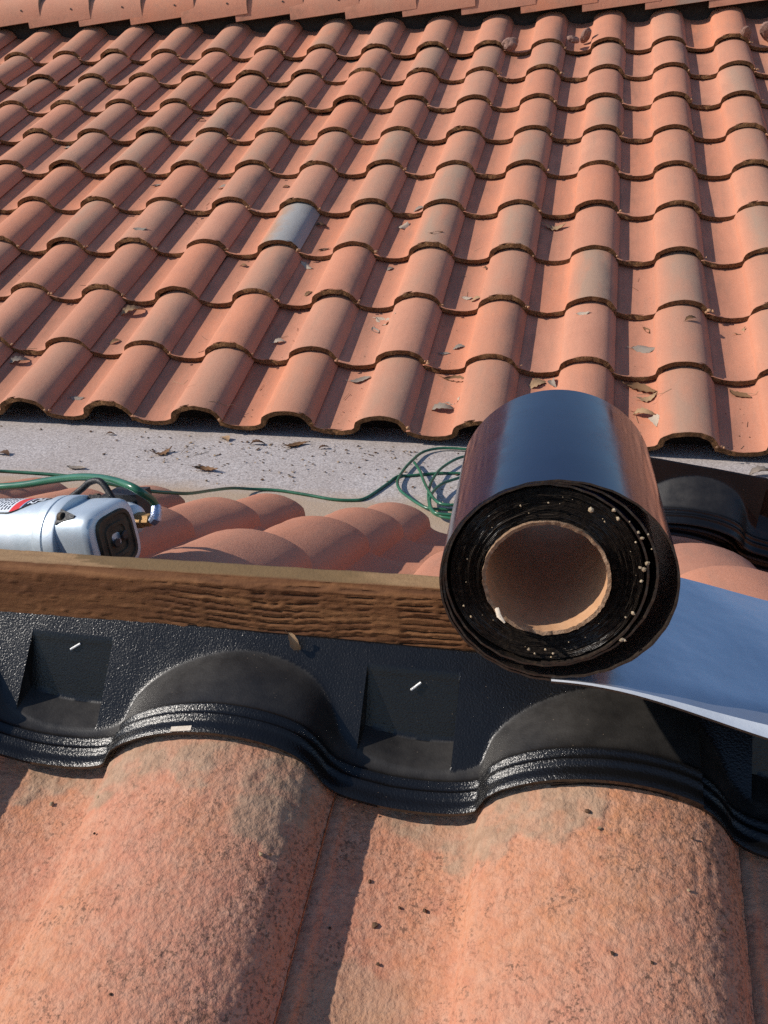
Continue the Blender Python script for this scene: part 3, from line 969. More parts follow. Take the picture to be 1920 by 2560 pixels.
# tightly wound body: annulus with one ridge per turn
def body_mesh():
    l, r, b, t = ELL[3]
    l += 0.0016; r -= 0.0016; b += 0.0016; t -= 0.0016
    cx, cz = -0.0075, 0.0012; rc = 0.0412
    na = 220; rings = 25 * 4
    V = []; F = []; fm = []
    for k in range(rings + 1):
        q = k / rings
        for a in range(na):
            th = 2 * math.pi * a / na
            ox = (l + r) / 2 + (r - l) / 2 * math.cos(th); oz = (b + t) / 2 + (t - b) / 2 * math.sin(th)
            ix = cx + rc * math.cos(th); iz = cz + rc * math.sin(th)
            turn = (q * 25 + a / na) % 1.0
            y = 0.0006 * math.cos(turn * 2 * math.pi) + 0.0008 * float(vnoise(q * 14, math.cos(th) * 2 + 3, 5)) + 0.00025 * float(vnoise(q * 40, a * 0.35, 6))
            V.append(rp(ix + (ox - ix) * q, 0.0022 + y, iz + (oz - iz) * q))
    for k in range(rings):
        for a in range(na):
            a2 = (a + 1) % na
            F.append((k * na + a, k * na + a2, (k + 1) * na + a2, (k + 1) * na + a)[::-1])
    off = len(V)
    for q in (1.0, 0.0):
        for a in range(na):
            th = 2 * math.pi * a / na
            ox = (l + r) / 2 + (r - l) / 2 * math.cos(th); oz = (b + t) / 2 + (t - b) / 2 * math.sin(th)
            ix = cx + rc * math.cos(th); iz = cz + rc * math.sin(th)
            V.append(rp(ix + (ox - ix) * q, ROLL_L - 0.002, iz + (oz - iz) * q))
    for a in range(na):
        a2 = (a + 1) % na
        F.append((rings * na + a, rings * na + a2, off + a2, off + a)[::-1])
        F.append((off + a, off + a2, off + na + a2, off + na + a)[::-1])
        F.append((off + na + a, off + na + a2, a2, a)[::-1])
    V = [v - roll.location for v in V]
    return mesh_data("wound_layers", V, F, (M_BIT,), None, smooth=60)
add("wound_layers", body_mesh(), roll, roll.location)

def core_mesh():
    cx, cz = -0.0075, 0.0012; ro, ri = 0.0410, 0.0386
    na = 120; V = []; F = []; fm = []
    st = [(ri, 0.0, 1), (ri, 0.004, 0), (ri, ROLL_L * 0.69, 0), (ri + 0.0008, ROLL_L * 0.69 + 0.0006, 0), (ri + 0.0008, ROLL_L - 0.001, 1), (ro, ROLL_L - 0.001, 1), (ro, -0.0008, 1)]
    for s, (r_, y, m_) in enumerate(st):
        for a in range(na):
            th = 2 * math.pi * a / na
            j = 0.0009 * float(vnoise(a * 0.9, s * 0.0 + 2, 4)) if y < 0.003 else 0
            V.append(rp(cx + (r_ + j * 0.4) * math.cos(th), y - abs(j) + (0.0012 * float(fbm(a * 0.33, 1.5, 9, 3)) if y < 0.003 else 0), cz + (r_ + j * 0.4) * math.sin(th)))
    for s in range(len(st)):
        s2 = (s + 1) % len(st)
        for a in range(na):
            a2 = (a + 1) % na
            F.append((s * na + a, s * na + a2, s2 * na + a2, s2 * na + a)); fm.append(1 if s in (5, 6) else 0)
    # a torn flap of cardboard at the lower left
    V = [v - roll.location for v in V]
    return mesh_data("cardboard_core", V, F, (M_CARD, M_CARD_RIM), fm, smooth=50)
core = add("cardboard_core", core_mesh(), roll, roll.location)
th = math.radians(218)
fl = [rp(-0.0075 + 0.0388 * math.cos(th), -0.001, 0.0025 + 0.0405 * math.sin(th)), rp(-0.0075 + 0.0375 * math.cos(th + .03), -0.006, 0.0025 + 0.043 * math.sin(th + .03)), rp(-0.0045 + 0.037 * math.cos(th + .05), -0.008, 0.0022 + 0.047 * math.sin(th + .05))]
v, f = tube_geo(fl, [0.0016, 0.0018, 0.0006], 6)
M_CREAM = plain_noise_material("torn_paper", (0.55, 0.45, 0.34), (0.7, 0.6, 0.48), 200)
add("torn_flap", mesh_data("torn_flap", [Vector(p) - roll.location for p in v], f, (M_CREAM,), None, 60), roll, roll.location)

# grit stuck to the face of the roll
g = Geo()
grit_px = [(0.017, 0.0515, 2.2), (0.034, 0.0465, 1.8), (0.031, 0.052, 1.5), (0.047, 0.038, 1.3), (0.0495, 0.034, 1.5), (0.053, 0.037, 1.0), (0.046, 0.031, .8), (0.054, 0.017, 1.8), (0.0525, 0.0125, 2.0),
           (0.0505, 0.0135, 1.4), (0.052, 0.004, 1.2), (0.049, -0.0195, 1.6), (0.0445, -0.023, .9), (0.0435, -0.040, 1.9), (0.0455, -0.0402, 1.3), (-0.016, -0.052, 1.5), (-0.012, -0.055, .9), (-0.005, -0.0515, 1.2),
           (0.0, -0.054, 1.0), (-0.001, -0.057, .8), (-0.060, -0.022, 0.9), (-0.055, -0.030, 1.1), (-0.026, 0.052, 0.8), (-0.009, 0.055, 0.8), (0.026, 0.044, 0.7), (0.056, 0.027, 0.7), (0.041, 0.045, 0.7)]
rg = random.Random(3)
for k in range(16):
    a = rg.uniform(0, 6.28); r_ = rg.uniform(0.046, 0.056)
    grit_px.append((-0.006 + r_ * math.cos(a), 0.0035 + r_ * math.sin(a), rg.uniform(0.25, 0.5)))
for gx, gz, s in grit_px:
    me = lump_mesh("tmp", int(abs(gx) * 9000) % 97, (s * 0.001, s * 0.0008, s * 0.001), 0.9, 1, 0.4)
    c = rp(gx, -0.0006, gz) - roll.location
    g.put([v.co + c for v in me.vertices], [tuple(p.vertices) for p in me.polygons])
    bpy.data.meshes.remove(me)
M_GRIT = plain_noise_material("sandy_grit", (0.28, 0.19, 0.10), (0.50, 0.40, 0.28), 300)
tag(add("grit", g.mesh("grit", (M_GRIT,)), roll, roll.location), kind="stuff")
# ------------------------------------------------------------------ pneumatic nailer lying behind the board
M_ALU = plain_noise_material("cast_aluminium", (0.46, 0.52, 0.56), (0.58, 0.63, 0.67), 38, rough=0.45, bump=0.2, bdist=0.001, metal=0.4, spec=0.5)
M_BLACK = plain_noise_material("black_steel", (0.012, 0.012, 0.013), (0.03, 0.028, 0.028), 80, rough=0.45)
M_RUBBER = plain_noise_material("dusty_brown_rubber", (0.045, 0.030, 0.018), (0.11, 0.075, 0.042), 70, rough=0.7)
M_BRASS = plain_noise_material("brass", (0.30, 0.17, 0.07), (0.42, 0.25, 0.10), 90, rough=0.55, metal=0.3)
M_STEEL = plain_noise_material("blued_steel", (0.30, 0.36, 0.52), (0.45, 0.50, 0.62), 120, rough=0.3, metal=0.85)
M_WHITE = plain_noise_material("label_white", (0.66, 0.68, 0.70), (0.72, 0.74, 0.76), 80, rough=0.4, bump=0.05)
M_RED = plain_noise_material("label_red", (0.62, 0.035, 0.03), (0.70, 0.05, 0.04), 80, rough=0.4, bump=0.05)
M_INK = plain_noise_material("label_black", (0.015, 0.012, 0.018), (0.022, 0.018, 0.026), 80, rough=0.4, bump=0.05)
M_BLUE = plain_noise_material("label_blue", (0.18, 0.36, 0.52), (0.25, 0.45, 0.60), 80, rough=0.4, bump=0.05)
GUN = Vector((0.072, -1.955, 0.5150))
GROT = (0, R(-9.0), R(-12))
gun = thing("nail_gun", "silver pneumatic nail gun with warning label lying behind the wooden board", "nail gun", GUN)
gun.rotation_euler = GROT
def gpart(name, me, loc=(0, 0, 0), parent=None):
    o = bpy.data.objects.new(name, me); COL.objects.link(o); o.parent = parent or gun; o.location = loc
    return o
RB = 0.0395
v, f = lathe_geo([(-0.34, 0.020), (-0.335, 0.030), (-0.30, 0.0365), (-0.22, 0.0385), (-0.15, RB - 0.0004), (-0.095, RB), (-0.090, RB + 0.0006), (-0.088, RB - 0.0015)], 64)
BX = 0.021
v = [(x + BX, y, z) for x, y, z in v]
gpart("cylinder_body", mesh_data("cylinder_body", v, f, (M_ALU,), None, 40))
def sq_lathe(prof, n=72, p=4.2):
    """lathe whose section is a rounded square"""
    v, f = lathe_geo(prof, n)
    out = []
    for (x, y, z) in v:
        r_ = math.hypot(y, z)
        if r_ < 1e-6: out.append((x, y, z)); continue
        c, s_ = y / r_, z / r_
        k = 1.0 / ((abs(c) ** p + abs(s_) ** p) ** (1 / p))
        out.append((x, y * k, z * k))
    return out, f
v, f = lathe_geo([(-0.089, 0.030), (-0.0885, 0.0418), (-0.086, 0.0428), (-0.0765, 0.0430), (-0.0755, 0.0418), (-0.0745, 0.0418), (-0.0735, 0.0432), (-0.0625, 0.0432), (-0.061, 0.0425), (-0.0608, 0.030)], 64)
v = [(x + BX, y, z) for x, y, z in v]
gpart("flange", mesh_data("flange", v, f, (M_ALU,), None, 35))
v, f = sq_lathe([(-0.0402, 0.030), (-0.0400, 0.0352), (-0.032, 0.0358), (-0.008, 0.0352), (-0.003, 0.0342), (-0.0008, 0.0326), (0.0, 0.0300), (0.0005, 0.020)])
cap = gpart("end_cap", mesh_data("end_cap", v, f, (M_ALU,), None, 35))
# raised black wedges standing in for the shade of pockets, a bolt head on each
for ang in (128, 52, 232):
    a = R(ang)
    cy, cz = math.cos(a), math.sin(a)
    rad = 0.0432
    V = []
    t = Vector((0, -cz, cy)); n_ = Vector((0, cy, cz))
    base = Vector((-0.0597 + BX, 0, 0)) + n_ * (rad - 0.0036)
    for (x, w, h) in ((0, 0.0085, 0.0035), (0.020, 0.0015, 0.0035), (0.020, 0.0015, -0.004), (0, 0.0085, -0.004)):
        for sg in (-1, 1):
            V.append(base + Vector((x, 0, 0)) + t * (w * sg) + n_ * h)
    F = [(0, 1, 3, 2), (2, 3, 5, 4), (0, 6, 7, 1), (0, 2, 4, 6), (1, 7, 5, 3), (4, 5, 7, 6)]
    gpart("recess_shade", mesh_data("recess_shade", V, F, (M_BLACK,)))
    bv, bf = lathe_geo([(-0.0585 + BX, 0.0030), (-0.0580 + BX, 0.0044), (-0.0535 + BX, 0.0044), (-0.0530 + BX, 0.0038)], 12)
    gpart("bolt", mesh_data("bolt", [Vector(p) + n_ * (rad - 0.001) for p in bv], bf, (M_RUBBER,), None, 40))
v, f = sq_lathe([(0.0, 0.0005), (0.0, 0.0060), (0.0012, 0.0070), (0.0012, 0.0125), (0.0030, 0.0135), (0.0034, 0.0165), (0.0018, 0.0178), (0.0016, 0.0225), (0.0034, 0.0235), (0.0036, 0.0262), (0.0016, 0.0272), (-0.002, 0.0274)], 56)
v = [(x, y * 0.92, z) for x, y, z in v]
ex = gpart("exhaust_plate", mesh_data("exhaust_plate", v, f, (M_RUBBER,), None, 30))
for yy_, zz_ in ((-0.004, -0.002), (0.0085, 0.001)):
    v, f = lathe_geo([(0.003, 0.0042), (0.0042, 0.0046), (0.0048, 0.0036), (0.0048, 0.0005)], 14)
    gpart("screw", mesh_data("screw", [(x, y + yy_, z + zz_) for x, y, z in v], f, (M_BLACK,), None, 30))
# handle behind the body with the air inlet at its end
v, f = tube_geo([(-0.20, 0.050, -0.004), (-0.12, 0.062, -0.004), (-0.06, 0.063, -0.004), (-0.034, 0.062, -0.004), (-0.026, 0.061, -0.004), (-0.023, 0.060, -0.004)], [0.020, 0.018, 0.018, 0.018, 0.015, 0.009], 24)
gpart("handle", mesh_data("handle", v, f, (M_ALU,), None, 40))
v, f = box_geo(-0.075, -0.030, 0.075, 0.10, -0.018, 0.018)
gpart("magazine", mesh_data("magazine", v, f, (M_BLACK,)))
v, f = tube_geo(catmull([(-0.105, 0.045, 0.018), (-0.078, 0.052, 0.033), (-0.066, 0.054, 0.040), (-0.052, 0.054, 0.0405), (-0.040, 0.050, 0.028), (-0.032, 0.046, 0.016)], 4), 0.0034, 8)
gpart("belt_hook", mesh_data("belt_hook", v, f, (M_BLACK,), None, 50))
IN = Vector((-0.023, 0.060, -0.004))
v, f = lathe_geo([(0, 0.0075), (0.001, 0.0085), (0.009, 0.0085), (0.010, 0.0068), (0.018, 0.0068), (0.0185, 0.004)], 6)
gpart("brass_fitting", mesh_data("brass_fitting", [Vector(p) + IN for p in v], f, (M_BRASS,)))

# curved warning label with its print
LX1, LX0 = -0.0925 + BX, -0.205 + BX
def lab_amax(x):
    t = (x - (LX1 - 0.040)) / 0.040
    return R(118) - (R(54) * t ** 1.7 if t > 0 else 0)
def lab_pt(x, a, h=0.0): return ((x), (RB + 0.0004 + h) * math.cos(a), (RB + 0.0004 + h) * math.sin(a))
nxl, nal = 76, 26
V = []; F = []; fm = []
lx = np.linspace(LX0, LX1 - 0.001, nxl)
for x in lx:
    for k in range(nal): V.append(lab_pt(x, R(42) + (lab_amax(x) - R(42)) * k / (nal - 1)))
for i in range(nxl - 1):
    for k in range(nal - 1):
        F.append((i * nal + k, i * nal + k + 1, (i + 1) * nal + k + 1, (i + 1) * nal + k))
        x = 0.5 * (lx[i] + lx[i + 1])
        fm.append(2 if x > LX1 - 0.0260 else (3 if x > LX1 - 0.0285 else (1 if x > LX1 - 0.0375 else 0)))
lab = gpart("label", mesh_data("label", V, F, (M_WHITE, M_RED, M_INK, M_BLUE), fm, 60))
# rows of fine print
g = Geo()
rl = random.Random(4)
for q in range(13):
    x = LX1 - 0.042 - 0.0042 * q
    a = R(66 + rl.uniform(0, 6))
    while a < R(113):
        w = R(rl.uniform(2.5, 9))
        e = min(a + w, R(114))
        n = 4
        vv = [lab_pt(x + dx, a + (e - a) * t / n, 0.0003) for t in range(n + 1) for dx in (-0.0007, 0.0007)]
        g.put(vv, [(2 * t, 2 * t + 1, 2 * t + 3, 2 * t + 2) for t in range(n)])
        a = e + R(1.6)
gpart("fine_print", g.mesh("fine_print", (M_INK,)), parent=lab)
def curved_text(body, size, x, a0, mat, name, depth=0.0004, bold=0.0):
    cu = bpy.data.curves.new(name, 'FONT')
    cu.body = body; cu.size = size; cu.align_x = 'RIGHT'; cu.offset = bold
    tmp = bpy.data.objects.new(name, cu); COL.objects.link(tmp)
    dg = bpy.context.evaluated_depsgraph_get(); dg.update()
    me = bpy.data.meshes.new_from_object(tmp.evaluated_get(dg))
    bpy.data.objects.remove(tmp)
    for vtx in me.vertices:
        tx, ty = vtx.co.x, vtx.co.y
        vtx.co = Vector(lab_pt(x + ty, a0 + tx / RB, depth))
    me.materials.clear(); me.materials.append(mat)
    return gpart(name, me, parent=lab)
curved_text("HITACHI", 0.0098, LX1 - 0.0135, R(92), M_WHITE, "lettering", bold=0.0002)
curved_text("AC2", 0.0125, LX1 - 0.0225, R(101), M_WHITE, "lettering", bold=0.0003)
# dark line round the label
v, f = tube_geo([lab_pt(x, lab_amax(x) + R(2.2), -0.0002) for x in np.linspace(LX0, LX1 - 0.001, 40)], 0.0006, 6)
gpart("label_groove", mesh_data("label_groove", v, f, (M_BLACK,), None, 60), parent=lab)

# ------------------------------------------------------------------ green air hose
def hose_material():
    N = Nodes("green_hose")
    P = N.coord()
    n = N.noise(P, 30, 3)
    c = N.ramp(n, [(0.3, (0.018, 0.085, 0.045)), (0.7, (0.035, 0.15, 0.080))])
    return N.set(c, 0.28, N.bump(N.noise(P, 180, 2), 0.06, 0.001), spec=0.5)
M_HOSE = hose_material()
Mg = Matrix.Translation(GUN) @ Euler(GROT).to_matrix().to_4x4()
inlet = Mg @ (IN + Vector((0.018, 0, 0)))
HOSE = [tuple(inlet + Vector((0.006, 0.0, 0.003))), tuple(inlet + Vector((0.004, 0.004, 0.018))), (0.074,-1.905,0.547),(0.048,-1.890,0.5475),(0.015,-1.870,0.5425),(-0.024,-1.850,0.533),(-0.071,-1.830,0.518),(-0.108,-1.820,0.507),(-0.146,-1.810,0.498),(-0.20,-1.800,0.488),
 (-0.34,-1.76,0.475),(-0.52,-1.66,0.46),(-0.68,-1.50,0.42),(-0.80,-1.28,0.33),(-0.86,-1.06,0.22),(-0.85,-0.93,0.15),
 (-0.803,-0.870,0.125),(-0.718,-0.860,0.122),(-0.627,-0.860,0.120),(-0.549,-0.860,0.110),(-0.498,-0.850,0.099),(-0.452,-0.830,0.085),(-0.422,-0.780,0.063),(-0.405,-0.720,0.039),(-0.398,-0.600,0.000),(-0.382,-0.500,-0.032),
 (-0.345,-0.445,-0.054),(-0.286,-0.431,-0.058),(-0.192,-0.449,-0.058),(-0.120,-0.467,-0.058),(-0.066,-0.464,-0.058),(-0.034,-0.442,-0.058),(-0.001,-0.340,-0.058),(0.018,-0.272,-0.058),(0.049,-0.261,-0.058),(0.085,-0.244,-0.058),(0.136,-0.225,-0.058),(0.211,-0.219,-0.058),(0.263,-0.256,-0.056),(0.286,-0.374,-0.054),(0.272,-0.477,-0.052),(0.214,-0.497,-0.051),(0.178,-0.501,-0.050),(0.143,-0.501,-0.050),(0.111,-0.474,-0.050),(0.075,-0.430,-0.050),(0.046,-0.386,-0.050),(0.029,-0.326,-0.050),(0.029,-0.242,-0.050),(0.039,-0.159,-0.050),(0.056,-0.077,-0.052),(0.091,-0.035,-0.053),(0.134,-0.024,-0.053),(0.178,-0.026,-0.053),(0.213,-0.036,-0.053),(0.252,-0.075,-0.052),(0.262,-0.115,-0.050),(0.238,-0.118,-0.046),(0.195,-0.108,-0.045),(0.164,-0.138,-0.045),(0.135,-0.215,-0.045),(0.125,-0.289,-0.044),(0.124,-0.361,-0.044),(0.133,-0.442,-0.043),(0.157,-0.534,-0.043),(0.193,-0.566,-0.043),(0.242,-0.565,-0.044),(0.287,-0.524,-0.044),(0.290,-0.43,-0.044),(0.263,-0.335,-0.044),(0.213,-0.276,-0.043),(0.187,-0.302,-0.042),(0.156,-0.356,-0.038),(0.142,-0.419,-0.037),(0.143,-0.482,-0.037),(0.165,-0.552,-0.037),(0.202,-0.563,-0.037),(0.246,-0.555,-0.037),(0.277,-0.524,-0.036),(0.262,-0.49,-0.034),(0.225,-0.505,-0.032),(0.190,-0.515,-0.031),(0.162,-0.495,-0.031),(0.128,-0.413,-0.036),(0.102,-0.332,-0.042),(0.077,-0.247,-0.046),(0.048,-0.173,-0.050)]
hp = catmull(HOSE, 6)
HR = 0.0041
hp2 = []
for p in hp:
    z = p.z
    if -1.0 < p.y < -0.30: z = max(z, back_z(p.x, p.y) + HR, GREY_Z + HR)
    elif p.y >= -0.30: z = max(z, GREY_Z + HR)
    hp2.append(Vector((p.x, p.y, z)))
for _ in range(2):
    for i in range(1, len(hp2) - 1): hp2[i].z = max(hp2[i].z, 0.25 * hp2[i - 1].z + 0.5 * hp2[i].z + 0.25 * hp2[i + 1].z)
hose = thing("air_hose", "thin green air hose running from the nail gun to loose coils beside the roll", "hose", tuple(hp2[0]))
v, f = tube_geo(hp2, HR, 10)
add("tube", mesh_data("hose_tube", [Vector(p) - hose.location for p in v], f, (M_HOSE,), None, 60), hose, hose.location)
d = (hp2[3] - hp2[0]).normalized()
v, f = tube_geo([hp2[0] - Vector((0.004, 0, 0.004)), hp2[0], hp2[0] + d * 0.004, hp2[0] + d * 0.012, hp2[0] + d * 0.014], [0.0058, 0.0062, 0.0060, 0.0052, 0.0040], 12)
add("coupling", mesh_data("hose_coupling", [Vector(p) - hose.location for p in v], f, (M_STEEL,), None, 30), hose, hose.location)

# ------------------------------------------------------------------ dry leaves
def leaf_material():
    N = Nodes("dry_leaf")
    oi = N.n("ShaderNodeObjectInfo")
    P = N.coord()
    n = N.noise(P, 120, 4, 0.65)
    c = N.mix(N.ramp(n, [(0.35, 0.0), (0.7, 0.6)]), oi.outputs["Color"], (0.16, 0.085, 0.04))
    return N.set(c, 0.8, N.bump(n, 0.4, 0.001), spec=0.25)
M_LEAF = leaf_material()
def leaf_mesh(name, seed, curl, fold, wide):
    rl = random.Random(seed)
    nu, nv = 11, 7
    V = []
    for i in range(nu):
        t = i / (nu - 1)
        w = wide * (math.sin(math.pi * min(1, t * 1.02)) ** 0.75) * (1 - 0.25 * t)
        for j in range(nv):
            s_ = 2 * j / (nv - 1) - 1
            x = t - 0.5
            y = s_ * w * (1 + 0.10 * math.sin(i * 2.3 + seed + j))
            z = fold * abs(s_) ** 1.4 * w + curl * (x * x - 0.05) + 0.035 * math.sin(3.1 * i + 1.7 * j + seed) * abs(s_) + 0.10 * math.sin(4 * x + seed) * s_ * w
            V.append((x + 0.02 * math.sin(j * 2 + seed), y + 0.07 * math.sin(5 * x + seed), z))
    zmin = min(p[2] for p in V)
    V = [(x, y, z - zmin) for x, y, z in V]
    F = [tuple(q) for q in grid_faces(nu, nv)]
    # stalk
    b = len(V)
    V += [(-0.5, -0.012, V[3][2]), (-0.5, 0.012, V[3][2]), (-0.72, 0.05, V[3][2] + 0.03), (-0.72, 0.07, V[3][2] + 0.03)]
    F.append((b, b + 1, b + 3, b + 2))
    return mesh_data(name, V, F, (M_LEAF,), None, 70)
leaves = [leaf_mesh("leaf_mesh_%d" % k, k, c_, f_, w_) for k, (c_, f_, w_) in enumerate([(0.5, 0.5, 0.2), (-0.6, 0.3, 0.26), (0.9, 0.8, 0.17), (0.2, -0.5, 0.3), (-0.9, 0.9, 0.22), (1.2, 0.2, 0.24)])]
LC = {'b': (0.20, 0.105, 0.050, 1), 't': (0.42, 0.27, 0.15, 1), 'g': (0.30, 0.255, 0.21, 1), 'p': (0.52, 0.42, 0.32, 1), 'd': (0.10, 0.05, 0.028, 1)}
LEAVES = [  # x, y, length, mesh, colour, turn, label
 (0.837, 0.534, 0.036, 4, 'b', 0.3, "small curled brown leaf on a tile crown far right, two courses up"),
 (1.003, 0.585, 0.036, 5, 't', 1.2, "upright tan leaf in a pan near the right edge, second course"),
 (0.696, 0.464, 0.062, 3, 'g', 0.35, "flat grey leaf in the pan above the roll's right side, second course"),
 (0.704, 0.574, 0.036, 2, 'b', -0.5, "thin brown leaf just above the flat grey leaf right of the roll"),
 (0.492, 0.555, 0.034, 3, 'p', 0.7, "pale oval leaf alone on a tile crown above the roll"),
 (0.082, 0.708, 0.030, 3, 'p', 0.2, "pale round leaf in a pan, left one of a pair, third course"),
 (0.118, 0.685, 0.032, 1, 't', 0.9, "pinkish leaf in a pan, right one of a pair, third course"),
 (0.092, 0.437, 0.034, 1, 'g', 0.6, "small grey leaf in the pan up and left of the roll"),
 (0.047, 0.399, 0.030, 0, 'g', -0.2, "thin grey leaf beside the small grey leaf left of the roll"),
 (0.108, 0.285, 0.075, 2, 'b', 0.3, "long dark leaf tucked below a tile edge left of the roll"),
 (0.086, 0.130, 0.062, 4, 'g', 0.4, "crumpled grey leaf at the bottom of a pan left of the roll"),
 (0.116, 0.171, 0.040, 5, 'p', 1.1, "light folded leaf just above the crumpled grey leaf left of the roll"),
 (0.365, 0.290, 0.055, 1, 't', 0.5, "cream folded leaf directly behind the roll's top"),
 (0.417, 0.287, 0.045, 4, 'g', -0.3, "grey ragged leaf right behind the roll's top beside the cream one"),
 (0.685, 0.285, 0.085, 2, 'b', -0.15, "long curved brown leaf under a tile edge right of the roll"),
 (0.707, 0.241, 0.050, 5, 't', 0.8, "curled tan leaf below the long curved brown leaf right of the roll"),
 (0.696, 0.155, 0.055, 4, 't', 0.3, "upper crumpled leaf of the cluster in the pan right of the roll"),
 (0.725, 0.117, 0.050, 1, 'p', -0.4, "lowest pale leaf of the cluster in the pan right of the roll"),
 (0.981, 0.285, 0.055, 0, 'b', -0.5, "slim brown leaf under a tile edge at the far right"),
 (0.861, -0.090, 0.055, 2, 'b', -0.5, "dark folded leaf on the grey strip right of the roll"),
 (1.010, -0.080, 0.060, 4, 'g', 0.5, "grey crumpled leaf on the grey strip at the right edge"),
 (0.126, 0.903, 0.024, 4, 'd', 0.2, "tiny dark leaf below a tile edge, right of centre, third course"),
 (-0.237, 0.905, 0.026, 1, 'g', 0.6, "tiny grey leaf below a tile edge near the middle, third course"),
 (-0.178, 0.575, 0.080, 5, 'p', 0.5, "large bleached leaf in a pan at the middle of the roof"),
 (-0.213, 0.525, 0.042, 0, 'g', -0.8, "grey leaf just below the large bleached leaf"),
 (-1.148, 0.585, 0.075, 4, 't', 0.5, "large tan leaf rolled up in a left pan, second course"),
 (-0.539, 0.433, 0.036, 1, 'p', 0.2, "small white curled leaf in a pan left of the middle"),
 (-0.566, 0.905, 0.050, 3, 'p', -1.0, "pale leaf hanging below the ash grey tile"),
 (-0.501, 0.699, 0.034, 1, 'b', 1.3, "upright brown leaf in the pan under the pale hanging leaf"),
 (-0.211, 0.275, 0.055, 0, 'g', 0.5, "narrow grey leaf in a lowest-course pan at the middle"),
 (-1.456, 0.285, 0.060, 4, 'g', 0.3, "ragged dark leaf heap at the left edge of the roof"),
 (-1.144, 0.100, 0.036, 3, 'g', 0.1, "square grey leaf near the eave at the left"),
 (-1.136, 0.395, 0.032, 1, 'b', 0.5, "small brown leaf against a tile edge, lowest left courses"),
 (-0.816, 0.900, 0.030, 4, 'b', 0.0, "small brown leaf left of the pale hanging leaf"),
 (-0.717, -0.200, 0.052, 5, 'b', 0.7, "upright cupped brown leaf on the grey strip, left"),
 (-0.953, -0.060, 0.024, 4, 'd', 0.2, "tiny dark crumb leaf on the grey strip under the left eave"),
 (-0.341, -0.060, 0.060, 0, 'b', 0.5, "thin brown leaf with stalk on the grey strip near the middle"),
 (-0.575, -0.045, 0.040, 1, 't', -0.8, "tan curled leaf touching the eave above the grey strip"),
 (-0.530, -0.318, 0.060, 2, 'b', 0.05, "flat brown leaf low on the grey strip above the back tiles"),
 (-0.459, -0.070, 0.036, 4, 'd', 0.3, "dark crumpled leaf on the grey strip left of the stalked leaf"),
 (-0.909, -0.364, 0.048, 0, 'g', -0.2, "slim grey leaf on the grey strip above the nail gun"),
 (-1.187, -0.292, 0.040, 1, 'd', -0.3, "dark leaf on the grey strip at the left edge"),
 (-0.248, -0.070, 0.026, 4, 'd', 0.6, "small dark leaf right of the stalked leaf on the grey strip"),
 (-0.188, 1.270, 0.040, 1, 'g', 0.9, "grey leaf in a pan up the middle, fifth course"),
 (-0.237, 1.195, 0.050, 3, 'p', 1.3, "pale upright leaf below a tile edge up the middle"),
 (0.358, 1.200, 0.065, 5, 't', -0.1, "broad pinkish leaf under a tile edge high above the roll"),
 (-0.075, 0.990, 0.040, 0, 'd', 0.1, "dark flat leaf on a weathered crown near the middle"),
 (-1.099, 1.475, 0.040, 1, 'g', 0.4, "grey leaf in a pan of the upper left, fifth course"),
 (-0.811, 1.485, 0.030, 4, 'b', 0.4, "tiny brown leaf up and left of the ash grey tile"),
 (-1.421, 1.500, 0.036, 2, 'g', 0.7, "thin leaf in an upper left pan, leftmost of its course"),
 (-1.277, 0.985, 0.042, 3, 'g', 0.2, "flat grey leaf in a left pan of the fourth course"),
 (-1.440, 2.130, 0.034, 4, 'd', 0.3, "dark leaf high on the left, seventh course"),
 (-0.573, 1.170, 0.042, 4, 'd', -0.3, "dark curled leaf in the pan right of the ash grey tile"),
 (-0.516, 0.985, 0.036, 2, 'd', 0.6, "dark leaf below a tile edge right of the ash grey tile"),
 (-2.025, 1.850, 0.036, 1, 'g', 0.1, "small grey leaf high on the far left"),
]
def surf_z(x, y):
    if y > -0.002: return far_z(x, y)
    if y > -0.62: return GREY_Z
    return back_z(x, y)
for (x, y, ln, k, col, turn, lab_) in LEAVES:
    z = max(surf_z(x + dx, y + dy) for dx in (-ln * .2, 0, ln * .2) for dy in (-ln * .12, 0, ln * .12) if (y < 0) == (y + dy < 0))
    e = 0.01
    sx_ = (surf_z(x + e, y) - surf_z(x - e, y)) / (2 * e); sy_ = 0.33 if y > 0 else 0.0
    o = add("dry_leaf", leaves[k], None, (x, y, surf_z(x, y) + 0.0012))
    nrm = Vector((-max(-0.6, min(0.6, sx_)), -sy_, 1)).normalized()
    o.rotation_euler = (nrm.to_track_quat('Z', 'Y').to_matrix() @ Euler((0, 0, turn)).to_matrix()).to_euler()
    o.scale = (ln * 1.3, ln * 1.35, ln * 1.0)
    o.color = LC[col]
    tag(o, lab_, "leaf", "dry leaves blown over the roof")

